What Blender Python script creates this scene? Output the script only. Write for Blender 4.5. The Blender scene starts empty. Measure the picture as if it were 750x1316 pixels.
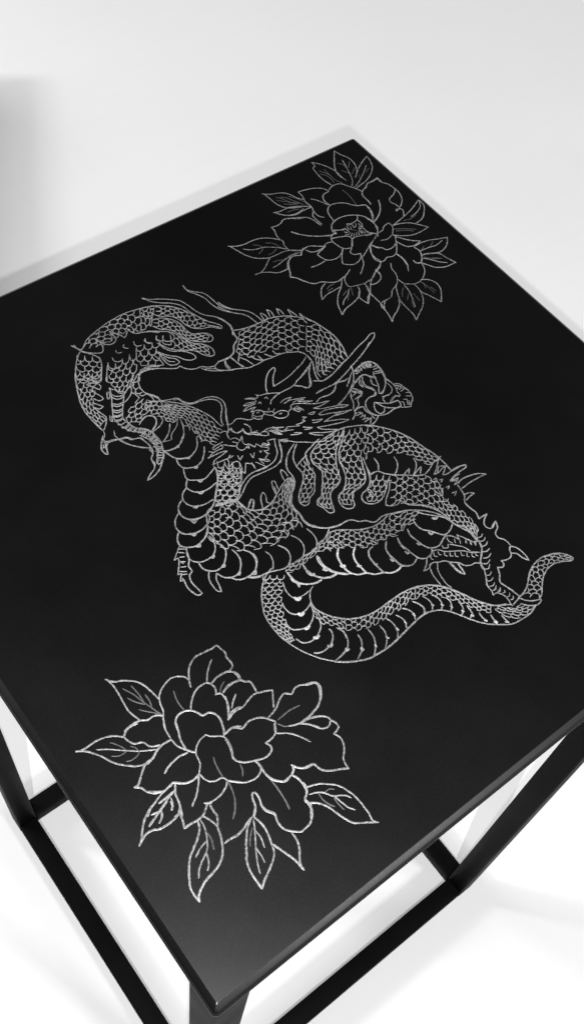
# A black steel side table with an engraved top (a dragon between two peonies) on a pale floor.
import bpy, bmesh, math, random
import numpy as np
from mathutils import Matrix, Vector

rng = np.random.default_rng(5)
scene = bpy.context.scene
COL = scene.collection

# ---------------------------------------------------------------- measurements (metres)
SIDE_X, SIDE_Y = 0.4, 0.397   # edges of the almost square top
TOP = 0.798           # height of the top surface over the floor
TUBE = 0.0218         # square tube of the frame
INSET = 0.006         # the frame stands this far inside the edge of the top


# ---------------------------------------------------------------- materials
def new_mat(name):
    m = bpy.data.materials.new(name)
    m.use_nodes = True
    nt = m.node_tree
    return m, nt, nt.nodes['Principled BSDF']


def noise(nt, scale, detail=4, rough=.5, stretch=None):
    tc = nt.nodes.new('ShaderNodeTexCoord')
    n = nt.nodes.new('ShaderNodeTexNoise')
    n.inputs['Scale'].default_value = scale
    n.inputs['Detail'].default_value = detail
    n.inputs['Roughness'].default_value = rough
    if stretch:
        mp = nt.nodes.new('ShaderNodeMapping')
        mp.inputs['Scale'].default_value = stretch
        nt.links.new(tc.outputs['Object'], mp.inputs['Vector'])
        nt.links.new(mp.outputs['Vector'], n.inputs['Vector'])
    else:
        nt.links.new(tc.outputs['Object'], n.inputs['Vector'])
    return n


def ramp(nt, src, a, b, lo=.35, hi=.65):
    r = nt.nodes.new('ShaderNodeMapRange')
    r.inputs['From Min'].default_value = lo
    r.inputs['From Max'].default_value = hi
    r.inputs['To Min'].default_value = a
    r.inputs['To Max'].default_value = b
    nt.links.new(src, r.inputs['Value'])
    return r.outputs['Result']


def gray(nt, val, sock):
    c = nt.nodes.new('ShaderNodeCombineColor')
    for k in range(3):
        nt.links.new(val, c.inputs[k])
    nt.links.new(c.outputs['Color'], sock)


def add(nt, a, b):
    m = nt.nodes.new('ShaderNodeMath')
    m.operation = 'ADD'
    nt.links.new(a, m.inputs[0])
    nt.links.new(b, m.inputs[1])
    return m.outputs[0]


def black_paint(name, base, spec, r0, r1, fine=900):
    m, nt, p = new_mat(name)
    n1 = noise(nt, 9, 5, .6)
    n2 = noise(nt, fine, 2, .5)
    gray(nt, ramp(nt, n1.outputs['Fac'], base * .8, base * 1.25), p.inputs['Base Color'])
    nt.links.new(add(nt, ramp(nt, n1.outputs['Fac'], r0, r1), ramp(nt, n2.outputs['Fac'], -.012, .012)), p.inputs['Roughness'])
    p.inputs['Specular IOR Level'].default_value = spec
    bp = nt.nodes.new('ShaderNodeBump')
    bp.inputs['Strength'].default_value = .008
    bp.inputs['Distance'].default_value = .0002
    nt.links.new(n2.outputs['Fac'], bp.inputs['Height'])
    nt.links.new(bp.outputs['Normal'], p.inputs['Normal'])
    return m


def cut_metal(name, lo, hi, metal, rough):
    m, nt, p = new_mat(name)
    n1 = noise(nt, 700, 3, .6)
    n2 = noise(nt, 26, 3, .5)
    gray(nt, add(nt, ramp(nt, n1.outputs['Fac'], lo, hi), ramp(nt, n2.outputs['Fac'], -.5 * lo, .6 * lo)), p.inputs['Base Color'])
    p.inputs['Metallic'].default_value = metal
    p.inputs['Roughness'].default_value = rough
    p.inputs['Specular IOR Level'].default_value = .5
    bp = nt.nodes.new('ShaderNodeBump')
    bp.inputs['Strength'].default_value = .5
    bp.inputs['Distance'].default_value = .0003
    nt.links.new(n1.outputs['Fac'], bp.inputs['Height'])
    nt.links.new(bp.outputs['Normal'], p.inputs['Normal'])
    return m


MAT_TOP = black_paint('black_powder_coat_top', .0002, .28, .35, .415)
MAT_TUBE = black_paint('black_powder_coat_tube', .002, .035, .45, .6)
CUT = {'b': cut_metal('bright_scratched_steel', .085, .24, .3, .45),
       'm': cut_metal('dull_scratched_steel', .10, .225, .3, .5),
       'f': cut_metal('lightly_scratched_steel', .03, .06, .3, .55),
       'g': cut_metal('painted_glint_steel', .17, .42, .3, .4)}  # lighter colour that paints glints on belly strokes and the near corner

# pale, almost white laminate floor with a very faint wood grain
MAT_FLOOR, nt, p = new_mat('white_laminate_floor')
g1 = noise(nt, 4, 6, .65, (1.0, 14.0, 1.0))
g2 = noise(nt, 3, 3, .5)
gray(nt, add(nt, ramp(nt, g1.outputs['Fac'], .675, .683), ramp(nt, g2.outputs['Fac'], -.006, .006)), p.inputs['Base Color'])
p.inputs['Roughness'].default_value = .55
p.inputs['Specular IOR Level'].default_value = .25


# ---------------------------------------------------------------- mesh helpers
def link(name, me, mats, parent=None):
    o = bpy.data.objects.new(name, me)
    for m in mats:
        me.materials.append(m)
    COL.objects.link(o)
    if parent:
        o.parent = parent
    return o


def tube_box(name, lo, hi, parent, bevel=.0016):
    """a length of square steel tube with rounded edges, origin at its lower centre"""
    lo, hi = Vector(lo), Vector(hi)
    c = Vector(((lo.x + hi.x) / 2, (lo.y + hi.y) / 2, lo.z))
    bm = bmesh.new()
    bmesh.ops.create_cube(bm, size=1)
    for v in bm.verts:
        v.co = Vector((v.co.x * (hi.x - lo.x), v.co.y * (hi.y - lo.y), (v.co.z + .5) * (hi.z - lo.z)))
    bmesh.ops.bevel(bm, geom=bm.edges[:], offset=bevel, segments=3, profile=.5, affect='EDGES')
    me = bpy.data.meshes.new(name)
    bm.to_mesh(me)
    bm.free()
    for f in me.polygons:
        f.use_smooth = True
    o = link(name, me, [MAT_TUBE], parent)
    o.location = c
    return o


def plate_mesh():
    """folded sheet-steel top: soft rolled edge, then a thin lip; rounded plan corners"""
    hx, hy = SIDE_X / 2, SIDE_Y / 2
    prof = []
    R = EDGE
    for t, z in ((1.0, 0), (.96, -.00003), (.90, -.00016), (.82, -.00036), (.55, -.00106), (.28, -.00177), (.10, -.0023), (.02, -.0027), (0, -.0031)):
        prof.append((R * t, z))
    for t, z in ((0, -.0034), (-.0005, -.0037), (-.0005, -.0050), (.0004, -.0054), (.012, -.0054)):
        prof.append((t, z))
    bm = bmesh.new()
    rings = []
    NC = 7
    for ins, z in prof:
        rr = max(CORNER - ins, .0007)
        ring = []
        for cx, cy, a0 in ((1, 1, 0), (-1, 1, 90), (-1, -1, 180), (1, -1, 270)):
            for k in range(NC):
                a = math.radians(a0 + 90 * k / (NC - 1))
                ring.append(bm.verts.new((hx + cx * (hx - ins - rr) + rr * math.cos(a), hy + cy * (hy - ins - rr) + rr * math.sin(a), z)))
        rings.append(ring)
    n = len(rings[0])
    for a, b in zip(rings[:-1], rings[1:]):
        for i in range(n):
            j = (i + 1) % n
            f = bm.faces.new((a[i], b[i], b[j], a[j]))
            f.smooth = True
    bm.faces.new(rings[0])
    bm.faces.new(list(reversed(rings[-1])))
    bm.normal_update()
    me = bpy.data.meshes.new('tabletop')
    bm.to_mesh(me)
    bm.free()
    return me


EDGE = .0036
CORNER = .0022
THICK = .0054

# ---------------------------------------------------------------- the engraving
# Strokes of the drawing in tenths of a millimetre on the top, measured from its front corner.
# "b13|..." is a bright line 1.3 mm wide, m dull, f faint, g a painted glint; "S" is a strip of scales: width, rows, count | one side | other side | limit.
ART = [
('front_peony', 'leaf', """b13|432,1506 448,1482 461,1470 488,1457 512,1440 547,1408 562,1377 572,1340 579,1296 580,1275
b12|437,1497 444,1459 443,1409 437,1356 434,1304 442,1269 453,1238
f9|472,1417 495,1372 510,1319 528,1263 540,1228 549,1205
f9|512,1406 518,1359 517,1309
f9|466,1364 482,1330 513,1293
f9|542,1331 541,1292 531,1257
f8|477,1285 502,1255 540,1217"""),
('front_peony', 'leaf', """b14|133,1281 160,1271 193,1270 233,1271 269,1264 306,1248 333,1227 350,1210
b13|134,1282 166,1259 193,1227 216,1190 236,1148 257,1118 289,1086 315,1064 341,1052 365,1047
m10|213,1234 249,1211 297,1171 332,1142 368,1114 407,1091 432,1077
f9|282,1226 302,1199 317,1170 323,1148
f9|252,1168 283,1149 319,1148
f9|347,1159 363,1136 365,1115
f9|293,1107 318,1099 347,1102 367,1111"""),
('front_peony', 'petal', """b14|365,1234 404,1242 449,1238 485,1218 507,1220 535,1210 550,1196
b13|432,1232 402,1238 370,1231 349,1213 353,1184 369,1157 403,1141 418,1107 436,1093 459,1086
b14|516,1075 478,1079 442,1075 406,1053 364,1041
b11|516,1075 523,1136 530,1161
b12|516,1075 522,1032 545,993 569,960
b14|468,1079 434,1070 403,1053 359,1048 323,1024 300,1004 273,984 254,985
b14|255,986 278,967 291,936 319,907 349,897
b14|294,935 329,907 354,894 383,897 409,900 428,884 456,865 486,858 512,861 528,867
m12|542,979 505,986 468,983 431,974 401,959
b12|579,1125 566,1090 549,1046 546,996
b11|658,1000 623,996 594,980 571,956 558,903 528,867
b12|657,1003 671,984 700,964 721,944 724,908 715,870 697,832 711,798
b12|528,867 532,835 543,812 569,795 603,789 614,765
f10|625,891 613,856 608,820 606,789
m11|525,865 491,822 453,786 417,764
b13|614,765 588,744 554,730 516,726 482,731
f10|613,755 603,712 586,668 566,641 538,614
b12|614,765 629,748 658,722
b12|752,1001 737,966 723,946
b13|727,951 766,957 792,953 816,938
b12|738,1237 749,1264 780,1314 810,1341 852,1355 880,1352 914,1348 941,1344 964,1347 972,1319 977,1290 968,1265 970,1234 966,1213 938,1199
b12|751,1267 746,1296 724,1316 690,1330 658,1325 620,1310 590,1284 573,1250 564,1211 546,1185 519,1123
f10|661,1268 650,1234 644,1195 647,1162
m11|902,1297 869,1274 836,1242 816,1215
b12|670,1138 699,1175 742,1207 778,1216 814,1211 827,1193 830,1167 816,1138
b14|831,1197 865,1206 902,1206 928,1201 955,1177 959,1146 952,1131 926,1137 888,1141 847,1124
f9|884,1168 860,1157 836,1135
b12|810,1138 834,1131 839,1098 829,1059 795,1006
b19|790,1002 824,1016 854,1017 871,1013
m10|889,1081 859,1060 836,1038
b13|566,1090 576,1126 602,1153 633,1157 671,1140 690,1112 702,1088 734,1082 753,1059 758,1025 746,984 739,964
b13|920,1206 949,1184 955,1157 952,1135 964,1112 985,1096 984,1064 979,1035
b14|953,1134 915,1137 880,1135 867,1132
b18|787,1000 815,1019 853,1022 882,1011
b12|882,1011 921,1024 964,1032 1000,1020 1047,999 1021,959 997,922
b12|845,1101 826,1060 793,1007
m9|891,1084 863,1065 833,1036
b12|949,899 1000,912 1054,944 1082,951 1110,928 1137,943 1166,942 1203,920 1239,908 1238,882 1184,811 1133,793 1085,789 1048,789
b13|753,954 784,957 814,928 858,938 895,930 931,909 945,888 963,863 947,850 931,826
f10|1104,861 1056,868 1002,865 978,863
f9|963,848 986,816 1007,805
b12|996,809 1048,789 1095,782 1145,762
b12|1048,789 1079,763 1112,720
b14|951,857 930,819 893,805 860,806 870,784 866,764 838,751 807,752 771,767 741,779 709,804 695,833 710,870 718,905 719,926
b13|737,951 777,956 813,927
m12|932,812 966,789 991,764 1012,734 1035,687
f11|704,790 700,767 681,741
b16|771,767 775,738 772,697 778,656 798,627 820,608 843,609 868,614
b12|778,729 760,709 730,698 697,701 665,715 615,762
f11|775,644 775,587 770,533 761,494
b14|896,650 889,627 868,614 880,582 881,538 873,508 845,486 846,460 838,427 820,407
b14|895,650 907,627 934,605 981,595 987,562
b13|1184,931 1217,921 1241,906 1245,881 1224,846 1189,814 1144,798 1101,788 1073,788
b13|1075,791 1118,776 1158,755 1178,731 1179,712
b13|1065,778 1089,749 1114,711 1139,697 1162,700 1178,716 1190,692 1188,666 1149,653 1161,625 1156,590 1134,558 1111,536 1101,509 1099,482
b15|1099,482 1065,502 1026,522 998,545 986,569 982,593 954,596 929,603
m11|1020,720 1035,689
b12|889,552 885,526 871,505 849,492 849,458 842,430 815,399 789,386 756,381
b14|415,892 389,854 380,818 369,785 353,749
b14|381,814 369,788 355,777 348,741 333,701 366,700 404,697 433,700 458,716 481,734
m11|435,775 417,760
b13|469,741 479,732 495,724
b14|438,542 463,544 499,538 538,543 575,557 604,564
f11|583,667 565,638 530,608
b14|653,615 641,589 612,565
b14|613,559 646,596 656,631 671,652 681,646 681,613 670,579 676,549 695,518 692,501
b14|676,599 669,576 674,544 692,517 683,478 685,443 704,413 729,391 746,380 766,383 796,385 827,418 854,454
b11|855,453 840,478
f13|769,530 764,496"""),
('front_peony', 'leaf', """b12|883,527 920,515 948,502 972,483 999,459 1020,428 1029,401 1037,377 1042,332 1042,295 1041,266 1035,227 1049,209
b13|853,463 887,434 910,397 925,348 938,309 956,274 979,256 1009,237 1049,209
m11|876,493 908,480 936,458 961,421 992,404 1014,383 1020,367
m10|964,416 974,371 982,343 1000,315
f10|960,420 955,381 961,345
f9|912,467 911,436 922,402 935,381
f9|942,460 967,458 983,445"""),
('front_peony', 'leaf', """b14|409,900 368,894 337,889 294,874 257,859 232,840
b12|415,892 389,854 380,818 369,785 351,770 326,769
b15|298,875 246,857 206,831 175,799 152,769 130,753
b15|351,770 313,760 279,758 243,763 210,778 181,778 142,763
m15|338,846 295,832 251,815 212,800
m13|249,837 272,831 296,828
m14|294,825 282,803 256,785
m14|352,835 347,815 333,801
m13|304,860 320,859
m12|390,868 353,863 304,860
m12|385,865 337,850 293,833
m12|361,847 350,819 333,804"""),
('front_peony', 'leaf', """b15|399,694 388,664 347,625 311,602 280,581 252,549 226,509 207,471 204,438 206,404
b16|206,404 217,425 249,447 286,462 324,469 357,478 392,499 419,532 441,577 455,621
b13|432,693 444,667 455,625
b15|486,727 481,696 481,664 455,621
m11|411,688 405,645 386,604 358,564 318,540 285,518 260,487
f12|400,634 402,599 384,548
m11|381,597 342,589 300,567
m11|348,551 333,515 309,490"""),
('front_peony', 'leaf', """b15|589,557 555,534 523,497 494,457 468,416 456,372 454,328 454,288
b14|454,288 480,308 526,333 561,354 589,380 603,417 615,456 621,496 618,530 611,559
m10|601,549 582,514 558,477 528,432 502,384 485,344
m10|580,502 581,467 568,422
m10|537,442 535,400 530,370
f10|576,525 547,499 520,465"""),
('front_peony', 'leaf', """b15|608,410 619,375 632,338 644,299 647,271 649,242
b14|705,400 704,363 686,322 660,288 651,268 649,242"""),
('back_peony', 'leaf', """b10|3100,3830 3137,3800 3184,3782 3227,3759 3252,3725 3269,3679 3296,3638
b10|3109,3825 3115,3770 3120,3709 3136,3663 3163,3631 3211,3604 3257,3587
f8|3156,3756 3182,3722 3201,3681 3224,3643 3259,3621
f7|3179,3742 3211,3716 3231,3674 3253,3636
f7|3144,3729 3172,3699 3201,3681
f7|3163,3676 3195,3650 3238,3628"""),
('back_peony', 'leaf', """b9|3055,3645 3089,3635 3130,3633 3163,3631
b9|3061,3642 3085,3607 3120,3575 3161,3561 3204,3562 3244,3572
f7|3132,3602 3179,3596 3219,3582"""),
('back_peony', 'petal', """b10|3190,3502 3152,3517 3115,3546 3074,3559 3025,3539 2990,3538 2962,3545 2959,3507 2944,3466 2941,3424 2947,3404 2932,3369 2932,3319
m9|3043,3442 3061,3411 3093,3377
b9|2970,3240 2928,3260 2890,3259 2861,3240 2829,3196 2818,3155 2793,3128 2821,3100 2841,3055
b9|3020,3285 2996,3273 2964,3241
b9|3491,3619 3474,3654 3427,3688 3368,3707 3313,3717 3311,3668 3295,3615 3299,3559 3286,3516 3285,3463 3308,3433
m6|3342,3621 3373,3580 3403,3512
b9|3165,3634 3235,3604 3299,3559
b9|3119,3573 3165,3554 3230,3558 3295,3555
b9|3101,3550 3170,3520 3217,3488 3234,3445 3243,3384
b10|3278,3514 3253,3481 3252,3434 3254,3391
f7|3231,3719 3262,3678 3288,3619
f6|3194,3672 3250,3636 3270,3596
b10|3493,3618 3523,3635 3570,3641 3610,3624 3627,3592 3651,3555 3668,3523 3677,3495
b10|3489,3613 3442,3607 3419,3586 3407,3544 3413,3505
f8|3575,3574 3580,3521 3573,3461 3564,3417
b10|3341,3377 3354,3445 3375,3480 3409,3501 3470,3491 3512,3464 3543,3423 3567,3401 3613,3379 3615,3342 3594,3279 3549,3224
b10|3302,3354 3366,3375 3426,3371 3489,3345 3531,3305 3550,3251 3547,3198 3522,3145 3490,3105
b10|3854,3500 3853,3545 3817,3531 3757,3532 3722,3510 3681,3493 3657,3458 3655,3409 3649,3363
m9|3719,3369 3689,3317 3637,3266 3585,3236 3552,3222
b13|3615,3336 3583,3272 3549,3221
b9|3044,3443 3074,3397 3126,3347 3179,3310 3244,3275
b9|3341,3377 3284,3325 3283,3305 3333,3282
b9|3276,3316 3271,3289 3282,3271 3244,3282 3231,3266
b9|3503,3330 3480,3302 3416,3295 3395,3308 3388,3286
b8|3477,3298 3479,3255 3463,3224 3465,3175 3509,3127
m8|3283,3305 3345,3272
b10|3301,3346 3280,3318 3285,3281 3243,3274 3222,3254 3239,3250 3284,3235 3328,3213 3338,3193 3320,3158 3283,3122 3270,3123 3232,3145 3220,3182 3214,3226 3225,3259
b9|3045,3444 3075,3398 3119,3351 3172,3313 3240,3283
b9|3286,3308 3324,3284 3362,3280
b9|3331,3178 3366,3182 3416,3167 3466,3152 3505,3134
b9|3328,3173 3284,3121 3249,3091 3257,3063 3299,3051 3281,3024 3243,3002 3194,2999 3145,3039 3178,3090 3232,3145
b9|3458,3218 3464,3174 3496,3137
b9|3543,3192 3525,3149 3476,3112 3397,3075 3337,3041 3277,3013
b9|3285,3021 3259,2972 3217,2934 3180,2907
b9|3404,3071 3425,3027 3444,3014
b9|3397,3075 3360,3019 3352,2965 3361,2926 3332,2899 3291,2880
b9|3214,3226 3173,3238 3121,3212 3060,3192 3066,3149 3079,3121 3123,3099 3181,3108 3229,3143
b10|3069,3121 3015,3116 2955,3123
b9|3149,3221 3109,3247 3058,3279 3021,3277 2994,3268 2968,3241 2937,3258 2896,3258 2866,3238 2830,3184 2797,3129
b9|3021,3263 3042,3227 3084,3216 3142,3219
b9|2927,3324 2964,3293 3004,3274
f8|2893,3280 2942,3278 2982,3266
b9|2794,3131 2823,3099 2846,3053 2885,3002 2934,2989 2970,2960 3013,2938 3056,2942 3107,2954 3151,2977
b9|3107,2954 3076,2936 3052,2894 3052,2863 3098,2845 3158,2832 3208,2837 3246,2851 3291,2887
b9|3084,2804 3048,2758 3050,2726 3060,2685 3096,2721 3126,2751 3147,2794 3148,2838
b9|3201,2829 3157,2782 3126,2739 3128,2700 3126,2639
b9|3291,2887 3286,2838 3258,2805 3207,2793 3177,2800
b10|3723,3504 3758,3533 3799,3536 3846,3539 3849,3497 3876,3451 3884,3396 3881,3340 3854,3286 3805,3245 3752,3222 3760,3238 3778,3227
b9|3888,3393 3841,3358 3786,3335 3775,3307 3788,3277 3790,3241
b9|3782,3232 3795,3216 3759,3155
m10|3716,3365 3683,3308 3634,3262 3582,3233 3560,3226
b10|3653,3419 3655,3397 3651,3368
b13|3613,3359 3612,3325 3592,3282 3552,3224
b9|3538,3282 3549,3219 3544,3174 3513,3132
b9|3633,3166 3589,3159 3553,3134 3517,3130 3467,3108 3409,3077 3342,3047
b9|3633,3166 3635,3130 3578,3064
b9|3574,3066 3528,3055 3486,3068
b9|3455,3183 3479,3148 3510,3128
b9|3430,3152 3486,3143
b10|3584,3064 3614,3007 3651,2963 3699,2925 3653,2915 3600,2928 3577,2963 3565,3005
b9|3595,3053 3565,3011 3524,2957 3491,2925 3452,2917 3421,2930 3390,2918 3357,2922 3343,2961 3358,3010 3402,3075
b9|3406,3073 3425,3034 3449,3012 3458,2986 3503,2977 3554,2998
b9|3627,2904 3636,2859 3616,2818 3572,2774 3544,2792 3546,2817
b9|3491,2925 3495,2856 3484,2813
b9|3491,2925 3499,2873 3494,2824 3456,2763
b9|3575,2772 3551,2715 3505,2674 3456,2654 3411,2658 3359,2694
b9|3543,2815 3548,2789 3574,2777
b9|3405,2875 3380,2839 3371,2786 3340,2736 3304,2708 3260,2692 3215,2652 3152,2650 3129,2646 3108,2610
b9|3350,2749 3359,2694
b10|3146,2811 3128,2759 3127,2704 3126,2649 3115,2600 3107,2550 3087,2490
b11|3087,2490 3120,2517 3183,2549 3226,2583 3242,2610
b9|3165,2647 3135,2624 3115,2594
b9|3131,2757 3087,2723 3057,2687
b9|3355,2920 3323,2888 3272,2870 3210,2833 3169,2796 3128,2747
b9|3285,2874 3279,2826 3256,2803 3212,2793 3179,2802
b9|3166,2836 3206,2835"""),
('back_peony', 'leaf', """b10|2626,3556 2665,3531 2717,3515 2781,3513 2832,3505 2875,3485 2911,3455 2947,3415
b10|2638,3544 2653,3493 2676,3426 2708,3381 2744,3353 2786,3333 2840,3329 2896,3326 2930,3317 2997,3274
b9|2694,3483 2728,3452 2766,3437 2802,3430 2842,3408 2885,3377 2926,3334
f8|2768,3479 2796,3456 2804,3429 2780,3406 2751,3397
f8|2844,3449 2881,3426 2896,3392 2902,3366
f8|2874,3373 2832,3356 2796,3357"""),
('back_peony', 'leaf', """b9|2788,3330 2747,3303 2706,3275 2660,3257
b9|2623,3263 2664,3257 2710,3232 2751,3201 2793,3192 2829,3196
b8|2967,3267 2920,3272 2859,3268 2791,3253 2752,3251
f7|2782,3290 2815,3285 2851,3268"""),
('back_peony', 'leaf', """b10|3572,3900 3606,3861 3637,3805 3656,3734 3653,3677 3658,3630
b9|3572,3900 3565,3857 3547,3854 3533,3796 3530,3725 3545,3650
f7|3600,3799 3597,3741 3598,3675 3618,3633
f7|3551,3778 3578,3731 3575,3660
f7|3563,3807 3583,3765 3600,3732"""),
('back_peony', 'leaf', """b10|3778,3912 3725,3847 3673,3775 3648,3717 3652,3663 3658,3630
b10|3778,3912 3790,3859 3814,3807 3814,3739 3788,3681 3740,3630
b8|3765,3807 3742,3732 3720,3672 3695,3614 3653,3568
f8|3797,3772 3753,3725
f8|3719,3798 3740,3770 3738,3727
f7|3695,3729 3720,3679
f7|3732,3664 3789,3703"""),
('back_peony', 'leaf', """b10|3934,3750 3881,3727 3807,3684 3728,3623
b10|3934,3750 3926,3707 3899,3649 3847,3600 3777,3563 3710,3547 3671,3539
b8|3871,3681 3807,3632 3726,3580 3666,3553
f7|3865,3648 3818,3625
f7|3770,3633 3749,3595"""),
('back_peony', 'stamen', """m8|3391,3290 3413,3290 3419,3273 3410,3255
m8|3356,3279 3362,3261 3358,3250
m8|3334,3258 3348,3240
m8|3316,3230 3344,3225
m8|3444,3277 3433,3257 3415,3255
m8|3458,3268 3461,3253 3432,3230
m8|3471,3246 3442,3224 3424,3221
m8|3398,3272 3383,3248
m8|3377,3286 3373,3254
m8|3424,3208 3433,3188
m8|3351,3273 3365,3258
m8|3333,3244 3364,3244
m8|3336,3222 3364,3231
m8|3338,3200 3370,3220
m8|3355,3189 3381,3213
m8|3376,3182 3395,3211
m8|3401,3180 3409,3209
m8|3425,3178 3423,3214
m8|3443,3174 3437,3212
m8|3455,3221 3434,3227
f8|3389,3262 3392,3240 3411,3224"""),
('back_peony', 'leaf', """b9|2947,2968 2901,2948 2872,2917 2842,2868 2891,2886 2953,2889 3006,2892
f7|2921,2923 2960,2935 2990,2934
f7|2917,2906 2960,2910"""),
('back_peony', 'leaf', """b10|3053,2938 3009,2890 2946,2843 2900,2787 2867,2704
b10|2867,2704 2913,2729 2984,2744 3047,2765 3087,2802 3098,2839
m8|3042,2850 2995,2812 2952,2790 2923,2766
f7|3042,2850 2972,2777
f7|3055,2848 3024,2792
f7|2972,2826 3018,2846"""),
('back_peony', 'leaf', """b10|3642,3132 3741,3153 3826,3175 3902,3205 3948,3226
b10|3948,3226 3948,3176 3900,3115 3850,3077 3790,3065
m8|3944,3214 3918,3173 3865,3144 3798,3130
f7|3732,3130 3775,3117 3838,3126"""),
('back_peony', 'leaf', """b10|3642,3132 3699,3117 3752,3090 3786,3054 3831,2994
b10|3584,3064 3638,3021 3691,2996 3750,2988 3831,2994
f8|3623,3103 3681,3071 3748,3023
f7|3625,3081 3685,3050 3723,3019"""),
('back_peony', 'leaf', """b10|3631,2908 3692,2910 3748,2901 3805,2878 3872,2855
b10|3872,2855 3833,2812 3774,2783 3720,2784 3668,2811 3627,2824
m8|3825,2852 3759,2840 3713,2849 3639,2856
f7|3765,2876 3724,2855
f7|3690,2877 3653,2861"""),
('back_peony', 'leaf', """b10|3623,2820 3682,2802 3730,2771 3742,2724 3763,2651
f8|3619,2803 3652,2768 3700,2737"""),
('back_peony', 'leaf', """b10|3623,2820 3682,2802 3729,2769 3742,2724 3765,2653
b10|3575,2772 3598,2731 3626,2691 3676,2663 3765,2653
m8|3611,2795 3645,2760 3679,2714 3715,2682
f7|3663,2768 3714,2729"""),
('back_peony', 'leaf', """b10|3473,2662 3513,2636 3535,2590 3526,2538 3454,2447
b10|3454,2447 3442,2486 3424,2535 3405,2585 3410,2614
f8|3459,2646 3470,2588 3467,2526
f7|3468,2633 3450,2588
f7|3483,2579 3488,2537"""),
('back_peony', 'leaf', """b10|3411,2658 3406,2598 3383,2543 3334,2487 3280,2455 3221,2420
b10|3221,2420 3237,2465 3239,2525 3244,2590 3265,2645 3301,2704
m8|3354,2688 3342,2620 3316,2561 3288,2505
f8|3337,2674 3295,2638 3278,2612
f7|3328,2616 3280,2573
f7|3355,2599 3346,2530
f7|3303,2558 3278,2506"""),
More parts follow.
